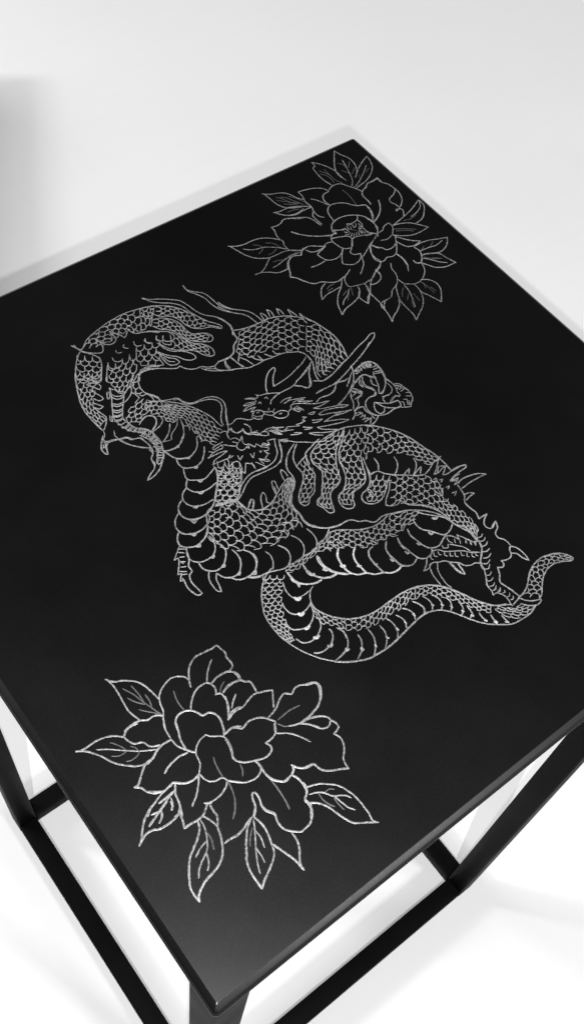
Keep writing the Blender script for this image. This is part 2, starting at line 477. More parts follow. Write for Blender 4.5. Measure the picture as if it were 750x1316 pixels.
('dragon', 'body', """b9|1984,3367 1927,3398 1851,3418 1772,3430 1672,3424 1574,3404 1488,3375 1435,3335 1400,3313
b15|1389,3383 1402,3357 1417,3313 1448,3270
b8|1403,3379 1409,3341 1421,3327
b9|1403,3317 1364,3281 1324,3229 1270,3147
b9|1417,3313 1452,3276 1508,3244 1530,3267 1538,3313 1535,3347 1529,3359
b9|1535,3347 1547,3307 1575,3271 1609,3271 1631,3292 1629,3328 1627,3352
b9|1629,3357 1652,3324 1668,3296 1676,3268 1698,3282 1717,3305
b9|1728,3315 1731,3287 1748,3261 1790,3245 1829,3225 1866,3191
b9|1448,3270 1472,3215 1459,3173 1424,3118 1388,3067
b9|1298,3194 1272,3146 1239,3070 1211,2992 1199,2927 1200,2858 1205,2802 1212,2761
b9|1212,2761 1204,2736 1180,2711 1158,2695 1136,2660 1137,2629 1148,2616 1161,2643 1166,2670 1188,2686 1230,2677 1255,2666
b8|1178,2708 1183,2694 1193,2687
b8|1162,2683 1152,2659
b9|1217,2763 1246,2790 1272,2825 1274,2834
b9|1418,3114 1396,3074 1378,3064 1357,3083 1337,3124
b9|1313,3091 1346,3079 1368,3049 1364,3029 1349,3018 1330,3053 1308,3089
b9|1303,3049 1321,2999 1332,2965 1330,2950 1306,2950 1287,2984
b9|1265,2962 1286,2931 1302,2905 1276,2901 1254,2932
b9|1255,2926 1264,2883 1277,2832
b8|1374,2980 1383,2974 1362,2934 1351,2936 1362,2961 1374,2980
b8|1298,2828 1282,2797 1289,2787 1304,2819
b9|1989,2801 2035,2815 2079,2803 2132,2819
b9|1915,2833 1930,2804 1968,2772 2018,2742 2060,2717
b9|1928,2813 1948,2805 1983,2780
b9|1989,2801 1984,2781 1994,2758
b9|2059,2799 2043,2765 2046,2731
b13|2251,3015 2242,2980 2217,2937
b9|1605,2998 1645,2993 1691,2974
b9|1542,2902 1548,2860 1573,2822 1589,2795 1592,2755 1627,2726 1662,2692 1693,2650 1721,2604 1740,2559 1757,2511 1763,2459 1769,2419
b10|2245,2963 2295,2944 2360,2932 2422,2927 2468,2926 2522,2910 2570,2887 2606,2859 2638,2826 2649,2804
b12|2222,3097 2239,3056 2246,3009 2236,2969 2225,2923 2220,2897 2194,2880 2167,2862 2147,2830 2107,2810 2063,2811 2022,2816
b9|2104,2806 2109,2775 2113,2744 2128,2703
b10|1987,2767 2034,2734 2082,2714 2115,2697 2148,2681 2177,2678 2216,2675 2254,2678 2302,2669 2353,2664 2393,2655 2433,2634 2470,2610 2486,2571 2483,2526
m10|2063,2799 2053,2772 2055,2737
m10|2105,2795 2112,2755 2120,2705
m10|2150,2770 2169,2735 2181,2690
m10|2210,2747 2217,2714 2245,2684
m10|2244,2725 2247,2700 2250,2679
m10|2286,2715 2299,2689 2314,2673
m10|2340,2707 2344,2676 2365,2668
m10|2407,2674 2408,2651 2420,2643
m8|2124,2753 2152,2786 2178,2809
b10|2652,2851 2665,2806 2688,2749 2704,2685 2717,2617 2714,2542 2699,2481 2680,2430
b9|2652,2851 2646,2812 2644,2766
b10|2451,2628 2478,2602 2486,2565 2484,2514 2454,2460 2432,2407 2431,2372 2456,2363 2531,2374 2610,2402 2674,2416
b9|1689,2132 1656,2081 1620,2043
b9|1965,2142 1945,2104 1914,2064 1888,2041
b9|2028,2099 1974,2074 1927,2035 1892,1978 1889,1930 1875,1890
b9|2040,2091 1997,2059 1963,2021 1947,1971 1944,1912 1909,1867 1868,1836 1832,1802 1816,1769 1828,1742 1852,1740 1877,1766 1919,1781 1962,1830 1998,1876 2003,1932 2023,1980 2039,2000 2017,1994 1971,1980 1952,1972
b9|2165,2048 2109,2034 2033,2004 2031,1995
b9|2171,2033 2099,2010 2059,1986 2036,1940 2045,1874 2014,1825 1965,1769 1937,1739 1906,1732 1886,1707 1898,1679 1902,1652 1909,1628 1930,1623 1945,1646 1964,1692 2002,1734 2056,1746 2093,1770 2113,1817 2139,1860 2168,1901 2209,1946 2269,1988 2326,2023
b9|2331,2030 2301,1998 2248,1950 2204,1918 2169,1870 2152,1821 2137,1781 2103,1734 2064,1701 2026,1693 2000,1667 1991,1634 1999,1601 2029,1584 2050,1594 2067,1631 2095,1660 2147,1664 2196,1680 2228,1718 2249,1765 2275,1808 2283,1823
b9|2287,1810 2266,1753 2253,1711 2214,1658 2176,1634 2132,1625 2109,1602 2110,1566 2140,1541
b9|2246,1696 2270,1695
b11|2180,2033 2236,2036 2282,2037 2331,2030 2379,2010 2425,1988 2483,1949
b8|1978,2159 2013,2136 2042,2106 2088,2074 2133,2041 2169,2030
b11|2447,1973 2480,1946 2519,1903 2557,1850 2585,1795 2606,1733 2618,1672 2634,1615 2643,1552 2643,1500 2641,1456
b9|2267,1757 2241,1699 2207,1653 2166,1631
b10|2255,1700 2300,1689 2315,1664 2344,1634 2376,1607 2416,1579 2453,1549 2499,1527
m9|2337,1771 2330,1729 2303,1692
m9|2436,1714 2425,1675 2397,1643 2361,1622
m9|2520,1646 2512,1615 2487,1587 2445,1560
b9|2499,1527 2548,1540 2594,1560 2634,1563
b9|2399,1591 2455,1608 2430,1580
b9|2445,1560 2518,1580 2482,1544
b10|2109,1567 2133,1544 2170,1535 2216,1547 2265,1583 2300,1609 2317,1607 2317,1597
b10|2309,1603 2268,1561 2212,1521 2191,1496 2215,1472 2252,1464 2285,1481 2301,1479 2289,1444 2317,1414 2354,1384 2386,1348 2403,1316 2409,1282
b9|1680,2133 1659,2088 1615,2039 1564,1986 1544,1976
b16|1431,2011 1481,1996 1544,1976
b14|1440,2019 1491,1998 1545,1982
b10|1544,1976 1548,1930 1567,1889 1615,1855
b9|1575,1911 1612,1939 1621,1928 1588,1884
b9|1576,2214 1553,2160 1506,2104 1456,2051
b10|1582,1878 1614,1856 1653,1853 1690,1856 1726,1870
b9|1789,1827 1772,1799 1765,1757 1767,1717 1760,1674 1765,1638 1788,1603 1829,1569 1867,1553 1909,1542 1948,1539
b9|1845,1558 1820,1538 1780,1519 1734,1514 1705,1498 1669,1495 1623,1499 1578,1494 1533,1499 1493,1500 1450,1517 1411,1530 1374,1534 1339,1550
b9|1828,1537 1863,1527 1913,1497
b10|1549,1971 1552,1929 1568,1890 1607,1860 1646,1851 1700,1862 1751,1889 1813,1919 1861,1936
b9|1861,1936 1873,1896 1855,1872 1817,1844 1779,1799 1770,1752 1772,1715 1766,1667 1776,1626
b11|1780,1627 1803,1592 1845,1559 1898,1540 1948,1539 1975,1530 2002,1499 2038,1480 2065,1449 2089,1446 2121,1453 2159,1446 2203,1425 2252,1411
b10|1830,1536 1869,1525 1914,1496 1969,1459 2014,1440 2066,1429 2111,1431 2154,1440
b10|2168,1441 2222,1421 2274,1398 2318,1367 2363,1324 2394,1278 2409,1225 2416,1201
b12|2281,1458 2293,1431 2345,1387 2381,1345 2405,1300 2414,1250 2418,1194 2436,1144 2451,1100 2447,1056 2453,1033
b9|2301,1367 2325,1333 2358,1299 2383,1276 2403,1248
m22|2344,1289 2353,1278 2370,1276"""),
('dragon', 'scale', """S8,3,11|1532,3283 1608,3290 1668,3296 1723,3301 1754,3257 1782,3246|1430,3327 1488,3375 1574,3404 1672,3424 1772,3430 1851,3418 1881,3410
S8,3,5|1379,3305 1346,3259 1309,3206 1270,3147|1475,3218 1459,3173 1424,3118 1389,3067
m8|1582,3215 1577,3194 1592,3184 1604,3184
m8|1535,3178 1530,3154 1547,3134 1571,3132
m8|1493,3161 1482,3124 1501,3101 1529,3093
m9|1496,3159 1460,3116 1417,3048
m8|1644,3226 1633,3216 1636,3200 1649,3188
m8|1705,3214 1695,3192 1703,3172 1725,3166
m8|1772,3198 1762,3176 1769,3154 1787,3148
m8|1838,3179 1824,3158 1833,3141
S8,4,6|1476,3128 1449,3079 1429,3027 1409,2964|1680,3150 1610,3039 1575,2995 1521,2944 1465,2916
S8,3,4|1696,3174 1613,3043|1834,3134 1727,2978
b9|1549,2969 1592,2995 1631,3003 1679,2999 1723,2977
b9|1569,2947 1601,2989 1640,2991 1684,2981 1714,2964
S8,3,11|1301,3192 1276,3143 1242,3068 1214,2990 1202,2925 1203,2856 1209,2795|1418,3114 1377,3076 1351,3060 1307,3003 1282,2977 1269,2943 1259,2875 1265,2819
m8|1447,3095 1415,3050 1418,3037
m8|1418,3037 1436,3019 1449,3027 1451,3048
m8|1402,2999 1410,2977 1427,2966 1423,2947 1438,2926 1461,2922
b9|1599,2993 1563,2951 1545,2898 1552,2844 1573,2814 1588,2776
b9|1568,3003 1510,2954 1447,2914
b9|1506,2940 1487,2904 1448,2876 1411,2864
b9|1484,2906 1497,2881 1502,2845
m8|1533,2950 1515,2929 1519,2909 1544,2909
m8|1517,2906 1504,2887 1519,2871 1536,2871
m8|1529,2963 1544,2953 1560,2953
m8|1514,2864 1521,2849 1546,2848
S8,3,5|1502,2845 1436,2820 1377,2786 1349,2736|1542,2792 1504,2747 1463,2722 1406,2698
b9|1398,2687 1429,2708 1466,2715 1492,2692 1490,2657 1467,2630 1442,2616 1424,2602
S8,2,12|1926,3312 1994,3268 2023,3219 2034,3158 2057,3113 2104,3077|1965,3371 2033,3326 2071,3277 2101,3215 2131,3154 2148,3101
S8,2,13|1867,3250 1892,3210 1932,3177 1959,3125 1975,3071 2005,3025 2063,2980|1903,3291 1971,3247 1994,3202 2005,3153 2007,3105 2035,3069 2103,3012
S8,2,9|1854,3049 1894,3017 1942,2985 1967,2957 1986,2922 2014,2886|1913,3161 1944,3103 1958,3059 1978,3011 2017,2978 2041,2937
S8,3,4|1784,3270 1820,3246 1860,3266 1899,3312|1870,3402 1915,3403 1958,3375
m8|1866,3381 1871,3342 1901,3328
m8|1773,3195 1759,3187 1761,3169 1779,3157
m8|1839,3175 1822,3157 1826,3137 1847,3129
m8|1872,3159 1855,3135 1859,3115 1881,3101
m8|1908,3141 1900,3117 1870,3073
m8|1844,3125 1840,3105 1870,3073
b9|1614,3011 1665,3011 1723,2983 1750,2971 1753,3014 1745,3054
b10|1644,3006 1680,2982 1729,2953 1770,2924 1802,2908 1822,2912 1832,2889 1856,2861 1889,2845 1920,2841 1955,2814 1989,2801
S8,5,12|1753,2397 1744,2456 1733,2548 1707,2608 1670,2665 1605,2731|1660,2337 1623,2403 1618,2468 1619,2530 1615,2585 1577,2653 1545,2717
S8,3,8|1556,2828 1572,2795 1594,2727 1600,2638 1587,2594|1482,2760 1497,2707 1524,2673 1532,2636 1554,2595
b8|1509,2795 1540,2785 1569,2765 1553,2754 1515,2759 1487,2767 1509,2795
b8|1407,2695 1451,2712 1487,2704 1499,2679 1480,2645 1450,2624 1432,2615
b8|1526,2645 1498,2622 1456,2609 1430,2606
b8|1513,2681 1525,2668 1523,2647
S8,5,11|2649,2804 2602,2854 2549,2884 2482,2908 2416,2919 2356,2926 2267,2943|2485,2582 2439,2642 2386,2694 2318,2727 2234,2737 2186,2746 2154,2813
S8,6,8|2680,2427 2689,2476 2702,2526 2711,2597 2701,2657 2688,2725 2644,2760 2637,2776|2492,2384 2470,2415 2496,2489 2514,2540 2507,2568 2498,2580 2497,2586
m8|2490,2481 2455,2425 2453,2393
m8|2530,2478 2491,2424 2480,2392
m8|2548,2477 2530,2443 2501,2406
m8|2572,2484 2543,2435
S8,3,8|1575,2228 1556,2168 1519,2122 1484,2074 1426,2018|1695,2128 1654,2083 1614,2038 1560,1986 1526,1949
S8,2,9|1979,1979 1950,1909 1914,1863 1861,1821 1818,1773|2026,1978 2000,1884 1954,1826 1908,1789 1851,1750
S8,3,16|2236,2036 2169,2030 2091,2005 2051,1971 2038,1899 2037,1859 2009,1818 1965,1769 1932,1733 1899,1717 1898,1679|2317,2018 2253,1957 2203,1939 2154,1880 2111,1798 2072,1755 2013,1736 1966,1690 1935,1634
S8,3,14|2317,2008 2215,1921 2162,1844 2137,1781 2098,1727 2023,1690 1991,1634|2411,1982 2336,1880 2281,1814 2238,1741 2199,1688 2131,1665 2085,1647 2043,1589
S8,1,6|2414,1974 2341,1876 2287,1789|2449,1961 2368,1858 2313,1793
m8|2246,1696 2216,1656 2230,1647
m8|2176,1634 2182,1620 2177,1584
m8|2169,1610 2162,1575 2132,1561
S8,3,13|2336,1828 2371,1794 2409,1763 2449,1735 2490,1708 2511,1678 2535,1620 2559,1563|2444,1970 2489,1934 2527,1892 2560,1843 2588,1777 2606,1701 2622,1634 2634,1553
S8,4,10|2208,1480 2277,1451 2326,1413 2357,1377 2394,1337 2415,1279|2344,1629 2382,1603 2445,1560 2488,1525 2520,1488 2527,1403
S8,3,5|2245,1696 2199,1648 2146,1606 2120,1570|2338,1633 2295,1602 2241,1560 2179,1534
b8|2515,1472 2535,1473 2532,1460 2509,1450
b8|2543,1452 2563,1448 2538,1435
b8|2539,1395 2564,1392 2539,1380
b8|2542,1348 2571,1343 2543,1328
m8|2476,1428 2504,1419 2527,1423
m8|2476,1418 2477,1388 2494,1376 2513,1403
m8|2458,1342 2484,1324 2500,1332
m8|2462,1295 2485,1274 2501,1282
S8,3,7|1608,2243 1575,2185 1513,2109 1446,2038|1704,2167 1656,2090 1612,2041 1549,1977
S8,5,19|1386,2002 1435,1993 1539,1975 1569,1888 1610,1854 1666,1845 1733,1865 1794,1897 1839,1921 1879,1931|1288,1877 1293,1822 1344,1741 1417,1690 1501,1654 1572,1639 1664,1651 1757,1705 1772,1778 1833,1857 1881,1899
m8|1657,1726 1687,1710 1691,1684 1683,1657
m8|1705,1712 1732,1693 1739,1669 1731,1642
m8|1624,1693 1639,1669 1635,1648
m8|1582,1675 1586,1654 1569,1643
S8,2,11|1826,1534 1775,1513 1709,1504 1648,1500 1573,1498 1498,1496|1785,1451 1754,1454 1717,1471 1631,1467 1532,1455 1495,1471
S8,3,18|1386,1528 1344,1478 1300,1422 1265,1351 1252,1276 1254,1207 1264,1150|1475,1466 1430,1417 1373,1353 1336,1284 1314,1224 1299,1175 1298,1143
S8,2,8|1486,1256 1490,1206 1516,1157 1548,1117 1580,1088|1460,1188 1465,1134 1491,1107 1518,1079 1531,1028
S8,3,13|2143,1438 2100,1429 2050,1431 1993,1446 1923,1487 1836,1537|2116,1314 2052,1330 1988,1337 1925,1354 1870,1391 1757,1470
m8|1787,1477 1797,1457 1800,1435
m8|1824,1470 1834,1440 1830,1424
m8|1912,1390 1921,1370 1922,1356
m8|1976,1374 1987,1357 1993,1338
m8|2040,1357 2041,1338
m8|1754,1477 1763,1457 1764,1442
S8,3,5|2315,1362 2270,1393 2218,1416 2165,1437|2237,1325 2177,1328 2135,1310 2086,1344
b9|2252,1343 2269,1351 2312,1359
S8,3,9|2483,1343 2498,1289 2510,1232 2515,1156 2502,1093|2411,1282 2420,1204 2450,1124 2455,1055
b8|2483,1285 2497,1280
b8|2492,1235 2509,1233
m8|2457,1096 2487,1089 2506,1100
m8|2478,1139 2495,1117 2508,1127
S8,2,15|2403,663 2479,690 2530,727 2589,754 2649,763 2706,753 2761,722 2797,683|2478,601 2535,641 2583,680 2642,703 2698,703 2749,683 2789,665
S8,3,6|2423,582 2374,569 2311,578 2266,597|2369,629 2319,642 2287,674 2233,712
S8,2,17|1579,1085 1615,1063 1666,1045 1730,1034 1805,1033 1883,1035 1954,1029 1986,1021|1541,1037 1578,1009 1633,987 1690,976 1774,977 1852,970 1927,978 1945,970
S8,2,17|1983,1018 2011,1010 2051,987 2087,959 2117,924 2142,884 2167,835 2190,784 2219,739 2241,715|1940,969 1986,963 2039,925 2077,881 2111,831 2138,785 2167,730 2207,684"""),
('dragon', 'belly_plate', """b10|1402,2999 1380,2943 1349,2889 1324,2843 1306,2802 1307,2759 1316,2722 1335,2678 1365,2648 1391,2614 1397,2574 1395,2534 1401,2500
b9|1442,2912 1405,2862 1374,2819 1348,2773 1352,2729 1370,2681 1402,2643 1424,2602 1423,2557 1422,2528
m9|1374,2942 1388,2911 1413,2899 1437,2905
m9|1385,2951 1399,2928 1423,2914 1446,2915
m9|1346,2891 1365,2862 1403,2858
m9|1354,2896 1373,2875 1410,2869
m9|1326,2852 1341,2825 1376,2823
m9|1331,2858 1349,2838 1383,2833
m9|1310,2815 1328,2798 1360,2797
m9|1315,2822 1332,2805 1365,2806
m9|1297,2782 1322,2770 1348,2773
m9|1305,2787 1327,2777 1353,2781
m9|1301,2751 1324,2742 1348,2747
m9|1305,2724 1329,2718 1356,2728
m9|1308,2717 1335,2709 1358,2719
m9|1319,2689 1342,2694 1357,2699
m9|1322,2682 1348,2685 1364,2690
m9|1342,2663 1354,2671 1365,2679
m9|1347,2658 1360,2666 1373,2673
m9|1359,2646 1372,2653 1382,2662
m9|1364,2640 1381,2647 1388,2653
m9|1374,2626 1390,2631 1405,2636
m9|1380,2619 1395,2625 1409,2628
m9|1387,2602 1406,2599 1421,2604
m9|1391,2583 1410,2581 1426,2580
m9|1392,2572 1411,2570 1424,2568
m9|1391,2553 1410,2550 1425,2554
m9|1392,2542 1408,2541 1424,2541
m9|1391,2522 1407,2521 1417,2520
b9|1388,2666 1411,2640 1427,2608 1430,2570 1431,2534 1418,2491 1405,2459 1378,2419
b9|1359,2623 1378,2590 1389,2557 1389,2521 1377,2478 1350,2438
m9|1394,2651 1383,2628 1365,2619
m9|1405,2642 1389,2618 1369,2606
m9|1416,2616 1396,2598 1378,2595
m9|1426,2588 1401,2574 1382,2577
m9|1425,2574 1402,2563 1380,2562
m9|1425,2537 1405,2551 1384,2550
m9|1421,2519 1402,2527 1384,2524
m9|1416,2487 1401,2502 1385,2514
m9|1414,2478 1397,2490 1380,2497
m9|1400,2452 1386,2467 1373,2471
m9|1384,2428 1366,2437 1354,2443
b9|1541,2599 1511,2561 1468,2529 1435,2515
b8|1597,2608 1565,2567 1516,2538 1496,2520 1489,2504 1470,2507 1446,2515
b11|1606,2591 1593,2548 1557,2489 1506,2451 1462,2446 1413,2459 1404,2470
b9|1486,2445 1489,2432 1490,2452
b9|1612,2442 1585,2398 1553,2369 1504,2352 1469,2360 1432,2390 1416,2427 1411,2455
b9|1607,2363 1582,2328 1551,2301
m8|1600,2564 1593,2548 1619,2525 1605,2498
m8|1615,2465 1633,2479 1641,2453
m8|1615,2440 1631,2439 1620,2405 1612,2400
b10|1412,2457 1421,2416 1436,2385 1453,2368 1485,2357
b10|1436,2385 1424,2343 1432,2313 1446,2300
b10|1413,2436 1436,2385 1469,2362 1502,2350 1543,2363
b14|1480,2360 1493,2343 1502,2350
b10|1437,2381 1426,2342 1433,2310 1473,2285 1502,2280 1543,2292 1589,2336
b16|1478,2281 1490,2268 1507,2281
b10|1433,2310 1412,2267 1409,2234 1448,2203 1486,2187 1527,2198 1573,2216
b17|1449,2197 1458,2181 1475,2189
b10|1409,2239 1374,2195 1385,2158 1421,2129 1465,2122 1524,2131
b17|1407,2138 1414,2119 1432,2121
b10|1374,2195 1335,2173 1315,2144 1316,2105 1341,2073 1392,2052 1448,2052
b17|1333,2078 1340,2059 1360,2065
b11|1315,2144 1278,2126 1252,2087 1256,2041 1289,2009 1343,1995 1388,2002 1446,2038 1496,2091 1549,2153 1578,2213
b18|1279,2016 1279,1988 1305,1998
b11|1252,2087 1210,2060 1186,2020 1188,1982 1216,1948 1252,1932 1299,1932 1328,1940
b17|1226,1946 1238,1924 1255,1931
b10|1180,1987 1153,1959 1141,1924
b11|1361,1997 1342,1959 1306,1908 1260,1876 1222,1867
b9|1415,2017 1373,2003 1366,1970 1338,1942
b11|1250,2079 1256,2041 1287,2006 1343,1995 1366,1999
b18|1274,2010 1279,1988 1303,1995
b10|1214,2066 1186,2020 1188,1977 1221,1945 1259,1932 1299,1932 1326,1942
b17|1226,1941 1235,1925 1255,1931
b11|1180,1987 1149,1953 1143,1911 1165,1887 1207,1867 1250,1874 1298,1896 1327,1932
b15|1206,1866 1221,1852 1231,1864
b11|1159,1882 1140,1850 1137,1812 1162,1781 1207,1767 1250,1773 1284,1804 1298,1840 1297,1878
b15|1228,1770 1239,1758 1251,1768
b12|1160,1778 1160,1733 1179,1706 1212,1687 1258,1696 1294,1725 1318,1763 1316,1800 1302,1824
b15|1244,1688 1257,1683 1265,1695
b11|1202,1672 1215,1637 1252,1611 1290,1610 1327,1639 1348,1678 1351,1716 1347,1742
b15|1281,1608 1291,1601 1305,1614
b11|1244,1612 1269,1581 1307,1568 1355,1570 1392,1593 1413,1632 1415,1672 1394,1709
b14|1349,1561 1361,1556 1373,1570
b16|1319,1564 1344,1544 1372,1531
b9|1308,1889 1332,1877
b10|1422,1663 1420,1632 1396,1595 1362,1565
b10|1482,1635 1489,1602 1478,1565 1451,1529
b12|1558,1627 1578,1590 1576,1550 1556,1519 1530,1501
b10|1651,1637 1669,1601 1670,1559 1652,1525 1623,1499
b10|1745,1623 1751,1577 1743,1536 1725,1511
g14|1498,1470 1498,1443 1501,1405 1524,1372 1550,1353 1586,1337 1618,1336
g22|1498,1443 1495,1418 1505,1385 1499,1371
g15|1593,1461 1590,1414 1605,1372 1630,1341 1664,1322 1710,1317
g24|1587,1421 1591,1391 1607,1384
g24|1685,1457 1675,1418 1678,1380 1689,1353
g17|1681,1364 1707,1323 1744,1289
g26|1663,1377 1679,1361 1672,1384
g14|1807,1431 1775,1403 1760,1358 1762,1312
g18|1748,1344 1754,1331 1767,1336
m10|1445,1438 1430,1396 1429,1353 1443,1330 1483,1319 1529,1322
g26|1440,1332 1447,1314 1464,1316
m10|1371,1350 1363,1308 1373,1271 1403,1247 1441,1245 1490,1262
g26|1401,1251 1406,1236 1424,1239
m10|1316,1247 1320,1202 1350,1179 1388,1167 1427,1177 1465,1210 1487,1264
g26|1377,1164 1391,1161 1402,1165
m10|1305,1146 1320,1111 1354,1094 1397,1098 1437,1119 1463,1152 1468,1183
g28|1382,1100 1396,1092 1406,1095
m11|1332,1036 1357,1018 1395,1016 1429,1024 1463,1051 1476,1083 1473,1094
g26|1413,1024 1422,1015 1433,1022
m10|1395,942 1434,947 1470,954
m10|1513,1007 1526,1040 1518,1070
g16|1462,952 1475,959
g14|1804,1430 1777,1401 1762,1357 1758,1310 1768,1276
g18|1753,1345 1758,1331 1769,1329
g14|1884,1387 1849,1360 1833,1326 1831,1282 1834,1234
g17|1822,1292 1827,1282 1836,1283
b13|1962,1337 1931,1331 1909,1300 1905,1248 1909,1182
m17|1904,1258 1903,1241 1913,1243
b12|2044,1321 2014,1291 2003,1253 2006,1205 2016,1157 2028,1153
m20|1992,1224 1992,1210 2003,1207
g14|1709,1317 1738,1291 1768,1276 1789,1252 1833,1233 1865,1202 1910,1183 1940,1159 1977,1152 2013,1159
b11|2106,1302 2092,1265 2093,1227
b11|2252,1343 2243,1311 2250,1268 2281,1233 2304,1198 2329,1171 2378,1180 2410,1200
m20|2267,1232 2270,1216 2284,1216
b11|2186,1312 2174,1273 2181,1231 2191,1182 2216,1150 2260,1139 2302,1156 2329,1166
m20|2171,1215 2174,1203 2185,1205
b11|2106,1302 2095,1263 2102,1221 2110,1169 2124,1136 2154,1120 2196,1128 2214,1148
m20|2086,1213 2087,1199 2098,1196
b11|2003,1248 2008,1203 2016,1162 2040,1140 2069,1133 2108,1147
m22|1992,1224 1995,1208 2005,1210
b11|1930,1162 1964,1152 2013,1159
b12|2199,675 2195,643 2198,628
b12|2244,639 2245,612 2248,597
g20|2190,633 2195,625
g22|2237,604 2245,594
m10|1510,1078 1523,1040 1516,1002 1493,969 1468,953 1399,941
g26|1475,961 1473,950 1483,951
m10|1571,985 1568,957 1550,928 1532,908 1488,885
g23|1540,919 1535,907 1543,908
m10|1632,980 1632,946 1617,906 1592,874 1565,851
g20|1607,892 1604,882
b10|1694,961 1694,927 1682,893 1654,863 1630,847
g24|1682,893 1685,883
b10|1747,975 1757,938 1752,898 1742,876 1717,852
g22|1755,901 1755,888
b10|1800,959 1812,933 1814,902 1796,872
g20|1812,903 1813,894
b10|1854,968 1874,941 1878,908 1865,883
g24|1878,912 1876,901
b10|1925,966 1940,934 1944,905 1924,880
b18|1943,909 1942,900
b10|1922,968 1939,939 1944,905 1927,882
b18|1943,909 1942,902
b10|1984,960 1996,925 1990,894 1972,872
g20|1992,897 1994,889
b11|2034,934 2043,901 2035,867 2013,848
g22|2033,868 2035,861
b11|2080,883 2081,856 2066,828 2045,812
g22|2066,832 2066,825
b11|2116,827 2115,802 2096,775 2075,764
g22|2097,780 2097,773
b12|2136,787 2132,755 2123,731 2103,728
g24|2118,734 2123,726
b13|2159,722 2155,690 2161,668
g24|2153,673 2160,665
b13|2200,676 2196,644 2201,631
g24|2190,638 2199,629
b12|2245,640 2245,610
b16|1873,912 1878,903"""),
('dragon', 'claw', """b9|1260,2729 1247,2697 1253,2662 1269,2625 1291,2585 1323,2548 1357,2525
b9|1255,2666 1295,2653 1316,2624 1355,2608 1361,2568 1365,2525
b9|1365,2525 1357,2489 1326,2460 1316,2427 1311,2402
b8|1354,2521 1354,2496
b8|1391,2497 1387,2479 1372,2469 1368,2447
b8|1356,2429 1335,2414 1336,2399
b10|1193,2733 1158,2696 1138,2658 1139,2623 1149,2613 1160,2643 1178,2672 1198,2678 1246,2666
b9|1173,2695 1177,2683 1164,2661 1150,2665
b9|1246,2666 1269,2615 1305,2570 1352,2525
b9|1258,2659 1292,2650 1302,2628 1347,2610 1359,2579 1364,2525 1349,2515 1352,2483 1323,2457 1321,2418 1300,2393 1263,2374 1230,2352
b11|1228,2350 1265,2352 1305,2365 1342,2389 1378,2425 1407,2455
b9|1405,2477 1426,2514 1419,2559 1417,2581
b8|1355,2445 1332,2416 1346,2401 1368,2422
m8|1353,2442 1375,2432
m8|1362,2461 1389,2442
m8|1370,2486 1401,2471
m8|1375,2518 1405,2502
m8|1384,2542 1416,2530
b10|1411,2462 1442,2447 1490,2445 1553,2489"""),
